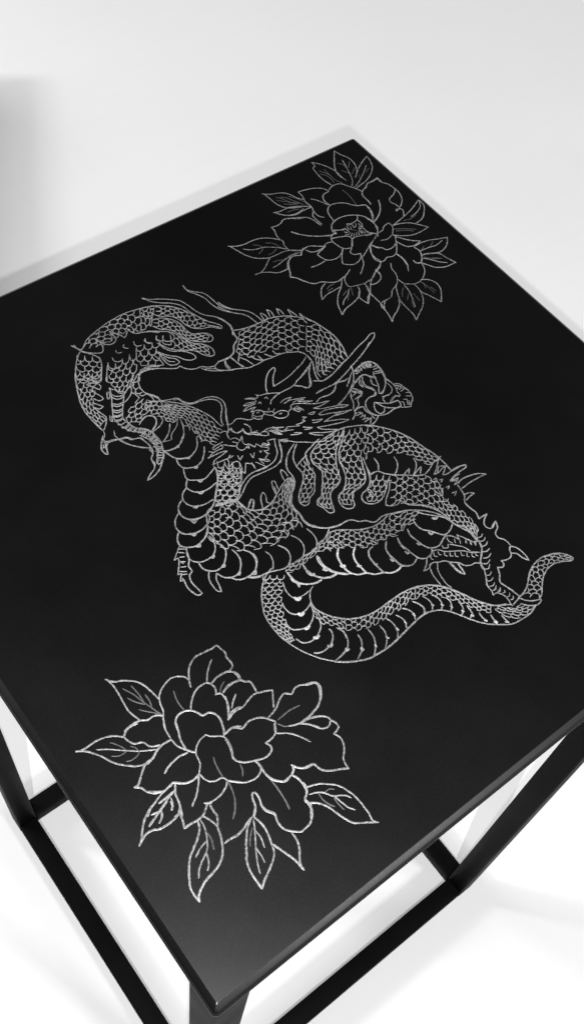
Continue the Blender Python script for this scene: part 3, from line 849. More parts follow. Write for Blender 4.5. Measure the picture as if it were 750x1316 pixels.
('dragon', 'claw', """b9|2653,2350 2626,2300 2593,2265 2528,2220 2482,2198
b8|2611,2310 2560,2265
b9|2653,2362 2644,2333
b9|2635,2317 2660,2323 2697,2333 2743,2331 2777,2314 2789,2271 2780,2214 2759,2166 2710,2120 2671,2097 2659,2110 2689,2146 2707,2190 2719,2227 2734,2251
m8|2645,2316 2657,2308 2645,2293 2635,2305
m8|2669,2317 2678,2299
m8|2690,2325 2691,2302
m8|2706,2332 2706,2298
m8|2724,2332 2726,2299
m8|2743,2325 2737,2289
m8|2761,2318 2749,2292
m8|2758,2280 2789,2282
m8|2747,2265 2789,2260
m8|2737,2249 2783,2235
m8|2734,2234 2778,2224
b9|2588,2247 2630,2264 2672,2269 2691,2245 2712,2220
b9|2630,2252 2618,2204 2640,2162 2649,2128 2634,2110 2609,2113
b8|2648,2251 2630,2207
b8|2688,2219 2673,2179 2685,2159
b8|2765,2174 2770,2148
b8|2552,2226 2570,2203 2583,2172 2554,2149
b8|2534,2216 2546,2186 2512,2178
b8|2657,2080 2700,2066
b9|2652,2348 2624,2299 2600,2269 2586,2247
b8|2630,2321 2591,2295 2534,2251
b9|2505,2306 2536,2301 2563,2293
b10|2586,2247 2537,2219 2488,2201 2440,2183 2405,2177
b9|2641,2314 2663,2320 2697,2329 2739,2337 2771,2322 2782,2293 2782,2251 2771,2206 2754,2166 2726,2133 2687,2108 2665,2102 2668,2121 2693,2155 2706,2187 2720,2219
m8|2647,2315 2661,2311 2652,2296 2636,2302
m8|2669,2321 2666,2292
m8|2691,2327 2683,2296
m8|2714,2333 2714,2296
m8|2742,2335 2725,2294
m8|2756,2326 2742,2288
m8|2765,2315 2751,2282
m8|2757,2278 2793,2280
m8|2748,2263 2791,2261
m8|2740,2248 2779,2232
m8|2734,2236 2774,2220
m8|2717,2342 2739,2332 2731,2301 2748,2284
b9|2589,2245 2630,2259 2664,2267 2689,2256 2695,2221 2720,2219
b9|2655,2257 2633,2226 2634,2189 2651,2158 2646,2126 2624,2115 2591,2117 2555,2105 2531,2071 2526,2040 2538,2002 2562,1981 2603,1968 2650,1972 2699,1968
b8|2619,2245 2606,2218 2612,2194
b8|2678,2211 2670,2181 2684,2161
b9|2760,2172 2771,2134 2771,2093 2754,2053 2754,2032 2740,2026 2729,2044
b8|2746,2146 2749,2108 2735,2081 2707,2069 2676,2074 2652,2066 2646,2039
b14|2718,2041 2693,2033 2671,2017 2693,2033 2727,2041
b9|2594,2074 2620,2049 2670,2016 2716,2008 2713,1979 2696,1965 2652,1985 2619,2017 2605,2052 2594,2074
b9|2591,2071 2570,2046 2562,2011 2570,1990 2595,1989 2614,2006
b9|2779,2113 2802,2098 2810,2066 2816,2032 2810,1995 2793,1965 2763,1946 2752,1933 2705,1955 2696,1965
m8|2777,2099 2793,2088 2768,2074
m8|2793,2088 2799,2069 2774,2065
m8|2802,2067 2796,2050 2774,2050
m8|2808,2053 2816,2032
m8|2793,2026 2810,2015
m8|2777,2007 2805,1988
m8|2749,1995 2766,1984 2744,1949
m8|2727,1990 2735,1979 2719,1950
m8|2771,1970 2752,1943
b9|2537,2219 2554,2187 2576,2162 2527,2144 2506,2108 2458,2091
b8|2540,2207 2570,2186 2579,2165
b8|2526,2206 2502,2171 2494,2146 2460,2099
b8|2513,2154 2565,2159
b9|2458,2091 2447,2068 2424,2055 2408,2046
b9|2455,2088 2501,2092 2520,2084 2512,2054 2524,2017 2549,1985 2503,1962 2477,1960
m8|2450,2071 2480,2066 2467,2055
m8|2445,2055 2488,2056 2470,2039
m8|2454,2035 2491,2034 2473,2017
m8|2454,2015 2492,2009 2473,1992
m8|2454,1995 2508,1998 2476,1970
m8|2519,2010 2519,1980"""),
('dragon', 'claw', """b9|1138,1915 1100,1887 1067,1861 1093,1860 1077,1831 1035,1781 1054,1776 1023,1741 1042,1736
m8|1122,1903 1149,1885
m8|1107,1891 1133,1868
m8|1100,1860 1123,1848
m8|1086,1838 1109,1822
m8|1072,1808 1095,1796
m8|1053,1790 1081,1770
m8|1053,1768 1076,1756
m8|1095,1818 1089,1832
b10|1154,1881 1143,1848 1125,1811 1108,1792 1104,1754 1084,1746 1067,1705 1070,1660 1074,1622 1052,1624 1037,1657 1033,1694 1042,1736 1041,1750"""),
('dragon', 'claw', """b10|1174,1705 1151,1672 1142,1631 1147,1584 1159,1575 1170,1606 1178,1645 1199,1674"""),
('dragon', 'claw', """b9|2206,1134 2236,1123 2257,1096 2302,1067 2346,1037 2373,1006 2413,981
b9|2318,1164 2345,1153 2362,1132 2374,1106 2382,1134 2399,1103 2413,1070 2429,1047 2455,1036
b8|2309,1114 2337,1085 2362,1054 2374,1017
b9|2151,1117 2121,1088 2088,1070 2125,1067 2145,1080
m8|2180,1120 2170,1104 2176,1091
m8|2207,1125 2194,1106 2205,1093
m8|2228,1114 2221,1096 2229,1090
m8|2253,1092 2243,1076 2252,1066
m8|2278,1075 2265,1056 2276,1048
m8|2300,1060 2287,1041 2296,1030
m8|2325,1042 2317,1024 2328,1017
m8|2350,1020 2337,1002 2344,995
m8|2369,1002 2359,986 2367,976
m8|2386,991 2380,980 2386,972
m8|2324,1150 2319,1130 2328,1110
m8|2303,1118 2288,1101 2266,1116 2273,1129
m8|2352,1122 2342,1100
m8|2374,1101 2361,1082
m8|2399,1084 2389,1063
m8|2416,1063 2406,1042
m8|2430,1044 2423,1026
b10|2137,1081 2169,1077 2185,1066 2218,1053 2240,1028 2275,998 2287,972 2314,953 2346,949 2366,931
b9|2132,1076 2113,1030 2107,989 2106,958
b9|2180,1065 2152,1030 2139,985 2135,942 2142,911
b12|2234,1032 2233,982 2240,950 2254,931 2261,963 2267,1004
b12|2238,1016 2239,969 2245,956
b10|2455,1036 2442,1002 2415,975 2368,933 2351,900
b10|2576,1285 2557,1257 2558,1220 2566,1186 2550,1140 2611,1139 2564,1114 2548,1093 2553,1066 2568,1056 2616,1078 2598,1043 2561,1021 2555,993 2574,965 2577,919
b15|2568,1056 2602,1072 2614,1076
b10|2574,917 2552,901 2545,883 2525,866 2495,867 2468,879 2468,859 2448,846 2424,861 2406,826 2374,788 2381,757 2396,709
b10|2572,915 2591,894 2600,856 2599,822 2593,794 2576,830 2568,863 2547,881
b10|2435,1170 2453,1139 2456,1093 2455,1051 2442,1009 2416,973 2374,940 2353,886 2330,849 2305,815 2301,776
b9|2413,1080 2426,1053 2457,1037
m9|2367,1014 2395,995 2417,978
m8|2455,1126 2483,1114 2511,1127
m8|2456,1101 2475,1089 2506,1099
m8|2455,1059 2485,1050 2501,1059
m8|2455,1035 2476,1024 2496,1034
m8|2440,1006 2465,997 2489,1007
m8|2423,976 2448,966 2469,970
m8|2399,946 2426,935 2453,943
m8|2372,926 2395,910 2422,918
m8|2357,894 2378,884 2402,898
m8|2343,859 2359,852 2378,860
m8|2322,833 2340,824 2362,830
m8|2309,804 2327,795 2347,804
m8|2308,775 2328,776 2341,785
m8|2331,759 2342,755 2352,766
m8|2404,1086 2386,1071
m8|2416,1066 2403,1048
m8|2430,1049 2421,1027
m8|2307,775 2325,771 2338,784
m8|2318,754 2337,750 2349,763
m8|2340,734 2353,729 2358,739
m8|2343,705 2357,700 2369,713
m8|2347,680 2362,678 2373,689
b9|2304,777 2290,753 2313,753 2332,731 2338,690 2326,655
b10|2373,783 2385,738 2394,701 2397,667 2360,657 2327,650"""),
('dragon', 'whisker', """b9|2199,3430 2195,3391 2223,3352 2266,3308 2280,3250 2285,3191 2305,3142 2339,3102
b9|2199,3430 2197,3374 2224,3327 2249,3270 2254,3212 2268,3154 2294,3113 2323,3079
b9|2296,3200 2313,3146 2339,3105 2383,3064 2412,3027 2425,2982 2431,2926
b9|2275,3171 2296,3123 2327,3076 2364,3038 2383,3001 2390,2960 2396,2923"""),
('dragon', 'whisker', """b9|1597,2757 1636,2740 1677,2725 1691,2684 1727,2650 1774,2644 1821,2637 1857,2615 1876,2581 1873,2540 1842,2485 1817,2438 1802,2406
b9|1652,2726 1678,2714 1686,2676 1724,2645 1769,2636 1818,2621 1850,2593 1857,2561 1844,2527 1809,2487 1786,2449 1779,2422
m10|1863,2514 1832,2471 1810,2432"""),
('dragon', 'whisker', """b9|1958,2187 1937,2149 1917,2107 1881,2075 1839,2062 1795,2064 1745,2071 1698,2071 1646,2052 1605,2026 1574,1994 1551,1983
b9|1977,2170 1953,2129 1933,2086 1907,2057 1861,2038 1813,2038 1749,2045 1698,2049 1643,2027 1598,1996 1552,1974
b8|1743,2068 1777,2062 1812,2057
b9|1956,2061 1930,2041 1902,2005 1889,1977"""),
('dragon', 'mane', """b10|1934,3478 1967,3442 2013,3416 2067,3376 2111,3335 2132,3273 2144,3211 2170,3158 2213,3115 2240,3064 2248,3011 2240,2969
b10|1932,3476 1964,3423 2008,3382 2056,3347 2095,3298 2110,3228 2127,3174 2144,3121
b10|1912,3345 1941,3296 1991,3264 2020,3215 2032,3154 2054,3109 2096,3078 2140,3064 2172,3032 2190,3014 2202,3030 2182,3072 2154,3109 2134,3158 2104,3219 2074,3281 2036,3330 1989,3367 1936,3395 1876,3411
b9|2136,3085 2168,3052 2187,3028
b10|1861,3254 1890,3206 1930,3173 1956,3121 1970,3065 2002,3021 2048,2985 2081,2968 2105,2982 2106,3016 2075,3048 2023,3077 2010,3109 2010,3162 1999,3210 1973,3251 1927,3287 1888,3295
b10|1812,3129 1829,3089 1852,3045 1890,3012 1938,2980 1964,2954 1981,2914 2009,2878 2035,2872 2052,2901 2047,2945 2020,2983 1982,3017 1962,3065 1948,3109 1926,3155 1869,3201 1815,3238
b10|1815,3121 1824,3069 1850,3029 1892,3002 1922,2970 1939,2930 1934,2911 1908,2911 1878,2931 1850,2978 1813,3014 1791,3046 1778,3071
b10|1778,3065 1771,3002 1779,2951 1818,2932 1839,2940 1830,2974 1799,3006 1779,3053
b8|1781,3018 1789,2979 1816,2955"""),
('dragon', 'mane', """b9|2273,2237 2310,2228 2383,2228
b9|2275,2235 2309,2209 2351,2193 2404,2173 2427,2161
b9|2419,2151 2384,2166 2342,2182 2307,2189 2272,2184 2286,2171 2323,2158 2363,2140 2400,2127
b9|2389,2114 2352,2127 2313,2129 2263,2126 2290,2117 2329,2098 2364,2083
b9|2349,2065 2302,2081 2249,2100 2209,2117 2219,2096 2252,2070 2292,2043
b9|2146,2110 2177,2094 2212,2070 2251,2051 2294,2038 2320,2029
b9|2146,2109 2167,2081 2201,2056
b8|2290,2041 2258,2035 2233,2029
b9|2388,2182 2419,2169 2457,2142 2425,2145 2381,2173
b9|2352,2137 2392,2125 2452,2105 2398,2111 2342,2125
b9|2324,2102 2359,2084 2393,2058 2351,2064 2304,2078"""),
('dragon', 'back_spine', """b9|2456,2986 2447,2949 2442,2923
b9|2462,2988 2472,2957 2468,2924
b9|2506,2989 2491,2932
b9|2507,2988 2519,2963 2513,2930 2510,2914
b9|2563,2964 2545,2915
b9|2564,2963 2572,2940 2570,2899
b9|2614,2919 2608,2886 2602,2866
b9|2617,2920 2623,2894 2630,2847
b9|2653,2853 2649,2816 2640,2786
b9|2657,2853 2662,2808 2675,2766"""),
('dragon', 'back_spine', """b9|2657,1568 2631,1565 2643,1552
b9|2628,1557 2571,1514 2543,1498 2571,1493 2609,1503 2638,1504 2606,1521
b9|2638,1504 2580,1467 2606,1459 2647,1462
b8|2600,1525 2560,1491
b9|2644,1459 2695,1455
b9|2663,1420 2618,1421 2587,1412 2624,1396 2590,1380 2623,1377
b10|2638,1460 2681,1461 2734,1446 2730,1436 2682,1431 2630,1426 2587,1415 2639,1404 2619,1393 2593,1380
b10|2607,1380 2659,1385 2708,1377 2752,1362 2787,1333 2740,1340 2677,1343 2608,1340
b10|2605,1372 2597,1328 2591,1302 2561,1264 2559,1216 2565,1182 2551,1138
b10|2591,1302 2623,1295 2644,1277 2614,1276 2575,1269"""),
('dragon', 'back_spine', """b9|1564,1899 1616,1938 1621,1930 1580,1883
b9|1631,1857 1666,1921 1692,1939 1694,1920 1673,1872 1681,1862
b9|1742,1887 1758,1939 1775,1967 1788,1963 1776,1917 1768,1896
b9|1834,1927 1853,1992 1864,2001 1870,1984 1868,1945
b8|1765,1933 1749,1891"""),
('dragon', 'horn', """b10|2396,2397 2431,2372
b10|2360,2311 2416,2312 2479,2309 2532,2318 2593,2334 2659,2357 2752,2388 2855,2431 2922,2463 2938,2483 2919,2489 2859,2470 2786,2453 2681,2418 2619,2401 2531,2374 2456,2363
m9|2827,2420 2862,2438 2871,2438
b9|2474,2561 2414,2532 2366,2519
b9|2481,2516 2406,2475 2344,2454 2312,2448
b9|2460,2502 2413,2454 2363,2375 2343,2371 2319,2399 2291,2421
b8|2505,2307 2551,2294 2578,2298
b8|2491,2301 2455,2269 2405,2264 2368,2274
b9|2122,2473 2145,2515 2180,2558 2227,2594 2269,2604 2267,2589 2237,2562 2208,2531 2183,2490 2230,2492
b8|2181,2491 2223,2492 2273,2496 2331,2508 2395,2529
b9|2119,2418 2162,2430 2203,2431 2242,2429 2278,2431 2326,2449 2385,2472 2443,2497
b10|2273,2434 2301,2417 2321,2398 2331,2376 2354,2371
b11|2354,2371 2387,2412 2413,2454 2452,2495
b10|2471,2483 2449,2447 2432,2407 2430,2370 2459,2363 2504,2367 2559,2382 2604,2394
b8|2352,2311 2380,2316 2418,2312 2458,2310 2505,2307 2563,2328
b8|2505,2307 2539,2298
b8|2505,2307 2461,2279 2428,2263 2388,2265 2353,2273 2316,2261"""),
('dragon', 'horn', """b8|2449,2188 2408,2178"""),
('dragon', 'head', """b9|2059,2499 2071,2484 2114,2470 2153,2451 2184,2431
b8|2059,2499 2062,2480 2051,2475 2020,2496 1990,2508
b8|1990,2508 2020,2488 2037,2465 2031,2457 1996,2472 1966,2476 1953,2472
b9|1953,2472 1975,2462 2005,2458 2022,2446 1986,2450 1956,2450 1929,2440
b9|1929,2440 1955,2435 1980,2433 2008,2427 1985,2422 1962,2413
b9|2085,2449 2100,2451 2100,2434
b9|2034,2438 2050,2443 2045,2427
b9|2088,2396 2110,2416 2142,2427 2184,2431
b9|1962,2413 1982,2409 2008,2399 2021,2382 2020,2363 1997,2354 1983,2340 1961,2354 1947,2380 1967,2398 1980,2406
b14|1987,2389 2000,2388
b8|1960,2387 1971,2368 1997,2358
b9|2019,2379 2044,2359 2068,2347 2066,2327 2047,2328 2027,2346 2018,2364
b8|2066,2380 2052,2365
b8|2089,2357 2068,2347
b9|1800,2408 1833,2409 1865,2419 1893,2404 1914,2380 1939,2368 1958,2368
b9|1787,2377 1805,2385 1802,2367 1805,2345 1825,2336 1843,2339 1857,2346 1852,2325 1858,2302 1877,2293
b9|1883,2368 1895,2344 1888,2309 1876,2297 1900,2289 1914,2287
b9|1877,2293 1905,2278 1916,2255
b9|2050,2326 2080,2330 2110,2326 2131,2310 2139,2295 2123,2277 2097,2275 2072,2286 2055,2307 2050,2326
b18|2089,2312 2101,2310
b8|2141,2297 2169,2307 2177,2322 2193,2325 2234,2304 2305,2256 2380,2230
b8|2142,2373 2177,2379 2218,2371
b8|2158,2354 2195,2358 2221,2349 2283,2324
b8|2218,2371 2182,2359 2154,2357
b8|2198,2332 2230,2334 2272,2319 2229,2323 2253,2311 2304,2281 2250,2298
b10|2175,2298 2210,2299 2167,2296 2211,2274 2222,2254 2206,2294
b10|2174,2287 2194,2261 2205,2266 2191,2292
b9|2224,2221 2254,2217 2267,2212 2244,2204 2230,2213
b9|2183,2221 2203,2209 2170,2205 2179,2191 2147,2193 2119,2200 2133,2183
b8|2214,2175 2241,2158 2270,2147 2237,2144 2206,2157
b9|2144,2163 2164,2146 2187,2132 2167,2132 2141,2146
b9|2051,2159 2082,2142 2112,2134 2090,2153 2075,2159
b8|2049,2204 2064,2214 2089,2204 2126,2183
b8|2000,2261 2020,2243 2049,2225 2016,2238 1995,2236
b9|1999,2250 2013,2225 2035,2202 2065,2189 2086,2179
b9|1979,2232 1992,2207 2012,2190
b9|2003,2239 2009,2211 2014,2192
b9|1780,2379 1797,2382 1796,2364 1809,2339 1838,2335 1851,2343 1847,2315 1856,2295 1878,2282 1908,2259 1928,2265
b8|1880,2365 1893,2346 1890,2315 1876,2295 1907,2289
b9|1879,2284 1903,2263 1925,2238 1948,2227 1957,2250 1936,2264
b9|1931,2263 1977,2265 2011,2247 2051,2225
b8|1967,2253 1984,2232 2011,2194 1997,2228 1980,2249
b8|2012,2237 2026,2203 2052,2205 2064,2202
b11|1803,2422 1787,2384 1761,2364 1753,2331
b10|1737,2390 1764,2385 1773,2365
b8|1751,2323 1784,2315 1793,2285 1822,2308 1797,2263
b10|1702,2314 1731,2285 1755,2264 1751,2248 1763,2228 1789,2226 1804,2235
b8|1755,2301 1771,2281 1752,2261
b8|1774,2279 1783,2282
b8|1797,2263 1806,2243 1818,2244 1805,2215 1797,2230
b8|1818,2244 1836,2204 1855,2219 1867,2183 1889,2201 1913,2170 1919,2199 1953,2191 1963,2184
b8|1824,2240 1833,2211
b8|1879,2198 1903,2167
b9|1723,2210 1716,2178 1745,2195
b9|1787,2181 1784,2150 1810,2174
b8|1843,2171 1839,2155 1853,2164
b8|1872,2179 1896,2158 1887,2146 1861,2154 1876,2120
b8|1864,2157 1863,2124 1839,2113 1848,2083 1830,2091 1808,2129 1832,2104
b8|1808,2129 1808,2083
b9|1708,2333 1639,2328 1637,2315 1694,2319 1688,2300 1651,2302 1619,2300 1581,2284
b9|1580,2289 1622,2284 1672,2278 1695,2267 1636,2260 1602,2256 1579,2239
b8|1610,2320 1628,2303
b9|1575,2239 1616,2232 1661,2225 1660,2207 1626,2166 1683,2187 1701,2179 1698,2144 1681,2110 1687,2092 1730,2145 1757,2118 1751,2085
b8|1661,2220 1694,2239 1678,2222 1703,2224
b8|1758,2131 1751,2090
b8|1779,2121 1793,2093 1807,2065
b8|1993,2139 1982,2166 2020,2145
b8|1992,2159 1993,2139 2011,2132"""),
('dragon', 'tail', """b10|1449,1537 1406,1523 1360,1493 1320,1451 1285,1398 1257,1340 1248,1271 1250,1202 1265,1141 1285,1086 1314,1032 1346,985 1380,948 1402,927 1431,906
b9|1558,1332 1529,1317 1494,1267 1488,1224 1504,1183 1524,1147 1548,1117 1581,1090
b10|2397,667 2439,673 2484,695 2527,729 2589,759 2655,768 2710,757 2765,727 2794,690 2801,666 2784,661 2747,681 2699,700 2644,701 2593,683 2543,645 2504,610 2476,598
b10|2392,662 2410,633 2440,608 2481,594 2476,585 2439,580 2404,600 2374,634
b10|2431,581 2379,565 2324,565 2262,574 2214,599 2165,640
b9|2241,720 2270,694 2305,674 2331,660
b10|1539,1130 1574,1093 1611,1069 1653,1050 1708,1037 1765,1035 1825,1037 1885,1038 1941,1034 1991,1022 2052,995
b13|1385,939 1434,902 1484,875 1531,855 1582,848 1644,845 1707,850 1775,861 1843,872 1900,879 1947,877
b12|1973,1025 2013,1012 2049,994 2085,967 2116,933 2141,893 2164,851 2187,799 2215,753 2247,713 2279,689 2310,677
b10|1836,869 1885,877 1935,876 1983,862 2016,841 2045,807 2073,762 2104,710 2139,663 2176,628 2228,592"""),
]



def nums(t):
    return np.array([[float(v) for v in q.split(',')] for q in t.split()]) / 10.0


def curve(P, step):
    P = np.asarray(P, float)
    if len(P) < 3:
        n = max(1, int(math.ceil(np.linalg.norm(P[1] - P[0]) / step)))
        return np.array([P[0] + (P[1] - P[0]) * k / n for k in range(n + 1)])
    out = [P[0]]
    Q = np.vstack([2 * P[0] - P[1], P, 2 * P[-1] - P[-2]])

    def tang(a, b, c):
        u = (b - a) / (np.linalg.norm(b - a) + 1e-9)
        v = (c - b) / (np.linalg.norm(c - b) + 1e-9)
        w = min(max((u @ v + .1) / .7, 0), 1)      # keep sharp corners sharp
        d = u + v
        return d / (np.linalg.norm(d) + 1e-9) * w
    for i in range(1, len(Q) - 2):
        p0, p1, p2, p3 = Q[i - 1:i + 3]
        L = np.linalg.norm(p2 - p1)
        n = max(1, int(math.ceil(L / step)))
        m1, m2 = tang(p0, p1, p2) * L, tang(p1, p2, p3) * L
        if i == 1:
            m1 = (p2 - p1) * .8
        if i == len(Q) - 3:
            m2 = (p2 - p1) * .8
        for k in range(1, n + 1):
            s = k / n
            out.append((2 * s ** 3 - 3 * s * s + 1) * p1 + (s ** 3 - 2 * s * s + s) * m1 + (-2 * s ** 3 + 3 * s * s) * p2 + (s ** 3 - s * s) * m2)
    return np.array(out)


def even(P, n=400):
    P = curve(P, .5)
    d = np.concatenate([[0], np.cumsum(np.linalg.norm(np.diff(P, axis=0), axis=1))])
    u = np.linspace(0, d[-1], n)
    return np.stack([np.interp(u, d, P[:, k]) for k in (0, 1)], 1)


def inside(pt, poly):
    x, y = pt
    r = False
    j = len(poly) - 1
    for i in range(len(poly)):
        xi, yi = poly[i]
        xj, yj = poly[j]
        if (yi > y) != (yj > y) and x < (xj - xi) * (y - yi) / (yj - yi) + xi:
            r = not r
        j = i
    return r


def scale_rows(n, m, A, B, clip):
    """overlapping fish scales between two edges, each slightly different"""
    A, B = even(A), even(B)

    def at(u, v):
        u = min(max(u, 0), 1) * 399
        i = int(min(u, 398))
        g = u - i
        return (A[i] * (1 - g) + A[i + 1] * g) * (1 - v) + (B[i] * (1 - g) + B[i + 1] * g) * v
    res = []
    for i in range(m):
        off = .5 if i % 2 else 0
        for j in range(-1, n + 1):
            v0 = (j + off) / n
            v1 = v0 + 1 / n
            if v1 <= .02 or v0 >= .98:
                continue
            ju, jv = rng.normal(0, .09, 2) / np.array([m, n])
            P = []
            dep = 1.12 + rng.normal(0, .06)
            for q in np.linspace(0, math.pi, 11):
                bul = math.sin(q) ** .72 * dep
                vv = (v0 + v1) / 2 - (v1 - v0) / 2 * math.copysign(abs(math.cos(q)) ** .8, math.cos(q)) + jv * math.sin(q)
                uu = (i + bul) / m + ju * math.sin(q)
                if -.001 <= vv <= 1.001 and uu <= 1:
                    pt = at(uu, vv)
                    if clip is None or inside(pt, clip):
                        P.append(pt)
            if len(P) >= 4:
                res.append(np.array(P))
    return res


KEYS = 'bmfg'


def engraving_mesh(name, strokes, thin=1.0):
    """each stroke is a low bead of torn steel lying in the painted top: a ridged ribbon with uneven width"""
    V, F, M = [], [], []
    count = 0

    def ribbon(P, w, mat):
        nonlocal count
        P = np.asarray(P)
        keep = [0] + [i for i in range(1, len(P)) if np.linalg.norm(P[i] - P[i - 1]) > .05]
        P = P[keep]
        if len(P) < 2:
            return
        count += 1
        P = P + rng.normal(0, .035, P.shape)
        T = np.gradient(P, axis=0)
        T /= np.linalg.norm(T, axis=1)[:, None] + 1e-9
        N = np.stack([-T[:, 1], T[:, 0]], 1)
        n = len(P)
        ws = w / 2 * (1 + np.interp(np.arange(n), np.arange(0, n + 3, 2), rng.normal(0, .08, len(np.arange(0, n + 3, 2)))))
        ws[0] *= .6
        ws[-1] *= .6
        dz = (count % 11) * .004
        b = len(V)
        P = P.copy()
        P[0] -= T[0] * w * .25
        P[-1] += T[-1] * w * .25
        for i in range(n):
            for k, zz in ((-1, -.03), (-.5, .07), (.5, .07), (1, -.03)):
                q = P[i] + N[i] * ws[i] * k
                V.append((q[0] / 1000, q[1] / 1000, (zz + dz) / 1000))
        for i in range(n - 1):
            for k in range(3):
                o = b + i * 4 + k
                F.append((o, o + 4, o + 5, o + 1))
                M.append(mat)
    for s in strokes.split('\n'):
        parts = s.split('|')
        k = parts[0][0]
        if k == 'S':
            w, n, m = (int(v) for v in parts[0][1:].split(','))
            c = nums(parts[3]) if len(parts) > 3 else None
            for P in scale_rows(n, m, nums(parts[1]), nums(parts[2]), c):
                ribbon(P, w / 10 * LINE * .88, 1)
        else:
            ribbon(curve(nums(parts[1]), 1.3), int(parts[0][1:]) / 10 * LINE * thin, KEYS.index(k))
    me = bpy.data.meshes.new(name)
    me.from_pydata(V, [], F)
    for f, m in zip(me.polygons, M):
        f.material_index = m
        f.use_smooth = True
    me.update()
    bm = bmesh.new()
    bm.from_mesh(me)
    bmesh.ops.recalc_face_normals(bm, faces=bm.faces[:])
    for f in bm.faces:
        if f.normal.z < 0:
            f.normal_flip()
    bm.to_mesh(me)
    bm.free()
    return me


LINE = .70

# ---------------------------------------------------------------- the setting
me = bpy.data.meshes.new('floor')
me.from_pydata([(-6, -6, 0), (7, -6, 0), (7, 7, 0), (-6, 7, 0)], [], [(0, 1, 2, 3)])
floor = link('floor', me, [MAT_FLOOR])
floor['kind'] = 'structure'
floor['label'] = 'pale white floor under the black table'

# ---------------------------------------------------------------- the table
table = bpy.data.objects.new('side_table', None)
COL.objects.link(table)
table['label'] = 'square black metal side table with a dragon and two peonies engraved in its top'
table['category'] = 'table'

top = link('tabletop', plate_mesh(), [MAT_TOP], table)
top.location = (0, 0, TOP)

a0, ax, ay = INSET, SIDE_X - INSET, SIDE_Y - INSET
under = TOP - THICK
for x in (a0, ax - TUBE):
    for y in (a0, ay - TUBE):
        tube_box('leg', (x, y, 0), (x + TUBE, y + TUBE, under), table)
g = .0004
for nm, z in (('stretcher', 0.0), ('frame_rail', under - TUBE)):
    for y in (a0, ay - TUBE):
        tube_box(nm, (a0 + TUBE, y + g, z + g), (ax - TUBE, y + TUBE - g, z + TUBE - g), table)
    for x in (a0, ax - TUBE):
        tube_box(nm, (x + g, a0 + TUBE, z + g), (x + TUBE - g, ay - TUBE, z + TUBE - g), table)

NAMES = {'front_peony': ('peony_engraving', 'larger bright peony engraved at the near corner'),
         'back_peony': ('peony_engraving', 'peony with open stamens engraved at the far corner'),
         'dragon': ('dragon_engraving', 'coiled scaly dragon engraved across the middle of the top')}
PARTS = {'scale': 'scales', 'belly_plate': 'belly_plates', 'petal': 'petals', 'stamen': 'stamens', 'leaf': 'leaf',
         'head': 'head', 'horn': 'horn', 'mane': 'mane', 'whisker': 'whisker', 'back_spine': 'back_spines',
         'claw': 'claw', 'tail': 'tail'}
ROOT_PART = {'front_peony': 'petal', 'back_peony': 'petal', 'dragon': 'body'}
cuts = [CUT[k] for k in KEYS]
roots = {}
for who, part, strokes in ART:
    if part == ROOT_PART[who]:
        nm, lab = NAMES[who]
        o = link(nm, engraving_mesh(nm, strokes), cuts, table)
        o.location = (0, 0, TOP)
        o['label'] = lab
        roots[who] = o
for who, part, strokes in ART:
    if part != ROOT_PART[who]:
        link(PARTS[part], engraving_mesh(PARTS[part], strokes, .84 if part in ('head', 'mane') else 1.0), cuts, roots[who])

# paint worn to bare steel at the near corner, its highlight put into the colour
chip = link('worn_corner_glint', engraving_mesh('worn_corner_glint', 'g8|32,32 34,35 37,37'), cuts, top)
chip.location = (0, 0, -.0001)

# an unseen low white box, added left of the view to throw a shadow into it
box = bpy.data.objects.new('shadow_caster_box', None)
COL.objects.link(box)
box['label'] = 'unseen low white box, added left of the table to cast a shadow'
box['category'] = 'box'
MAT_BOX, nt, p = new_mat('white_board')
g = noise(nt, 12, 4)
gray(nt, ramp(nt, g.outputs['Fac'], .70, .75), p.inputs['Base Color'])
p.inputs['Roughness'].default_value = .6
for nm, lo_, hi_ in (('body', (-.31, -1.0, 0), (-.01, -.01, .112)), ('lid', (-.32, -1.01, .1125), (0, 0, .13))):
    o = tube_box(nm, lo_, hi_, box, .003)
    o.data.materials[0] = MAT_BOX
box.location = (.54, 1.705, 0)
box.rotation_euler = (0, 0, math.atan2(-.216, .397))

# ---------------------------------------------------------------- light
def aim(o, at):
    o.rotation_euler = (Vector(at) - o.location).to_track_quat('-Z', 'Y').to_euler()


world = bpy.data.worlds.new('World')
scene.world = world
world.use_nodes = True
bg = world.node_tree.nodes['Background']
bg.inputs['Color'].default_value = (1, 1, 1, 1)
bg.inputs['Strength'].default_value = .09

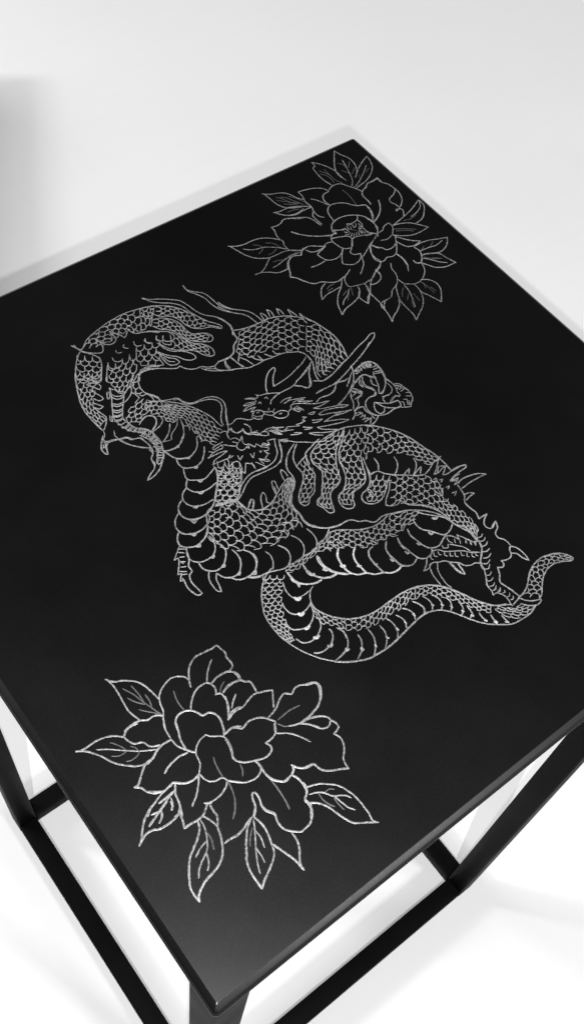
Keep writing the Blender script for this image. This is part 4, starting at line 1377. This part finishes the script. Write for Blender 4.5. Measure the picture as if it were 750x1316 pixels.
# the room's window light, from the right-hand front
ld = bpy.data.lights.new('window_light', 'AREA')
ld.shape = 'RECTANGLE'
ld.size, ld.size_y = .8, .8
ld.energy = 245
lo = bpy.data.objects.new('window_light', ld)
COL.objects.link(lo)
lo.location = Vector((.2, .2, 0)) + Vector((.26, -1, .72)) * 5.8
aim(lo, (.25, .3, 0))

# added lamps that fill the floor, no such source seen: two left, one right
def fill_lamp(name, loc, at, w, h, energy):
    d = bpy.data.lights.new(name, 'AREA')
    d.shape = 'RECTANGLE'
    d.size, d.size_y = w, h
    d.energy = energy
    o = bpy.data.objects.new(name, d)
    COL.objects.link(o)
    o.location = loc
    aim(o, at)


fill_lamp('left_fill_light', (-2.0, 4.4, 2.1), (.8, 1.6, 0), 2.6, 1.8, 185)  # broad added fill for the far floor
fill_lamp('small_left_fill_light', (-2.65, 3.66, 2.1), (.7, 1.6, 0), .5, .5, 100)  # added so that the low box throws its shadow
fill_lamp('right_fill_light', (4.9, -1.2, 2.1), (1.4, 1.2, 0), 2.4, 1.8, 150)  # added to brighten the far right floor

# added point lamp behind the camera to strengthen shadow bands along the back edges
cl = bpy.data.lights.new('added_rear_lamp', 'POINT')
cl.shadow_soft_size = .004
cl.energy = 39
co = bpy.data.objects.new('added_rear_lamp', cl)
COL.objects.link(co)
co.location = (-.234, -.248, TOP + .664)

# the phone's flash beside the lens
fd = bpy.data.lights.new('phone_flash', 'POINT')
fd.shadow_soft_size = .002
fd.energy = 16.5
fo = bpy.data.objects.new('phone_flash', fd)
COL.objects.link(fo)
fo.location = (-.053, -.063, TOP + .474)

# ---------------------------------------------------------------- camera
cd = bpy.data.cameras.new('camera')
cam = bpy.data.objects.new('camera', cd)
COL.objects.link(cam)
cd.sensor_fit = 'VERTICAL'
cd.sensor_height = 24
cd.sensor_width = 24 * 583 / 1024
cd.lens = 24.9032
cd.clip_start = .01
cd.clip_end = 100
cam.matrix_world = Matrix([[0.789251, 0.478912, -0.384351, -0.043153], [-0.608604, 0.693387, -0.385767, -0.04345], [0.081755, 0.538384, 0.838724, 1.272775], [0.0, 0.0, 0.0, 1.0]])
scene.camera = cam

vs = scene.view_settings
vs.view_transform = 'Standard'
vs.look = 'None'
vs.exposure = .04
vs.gamma = 1
scene.render.engine = 'CYCLES'
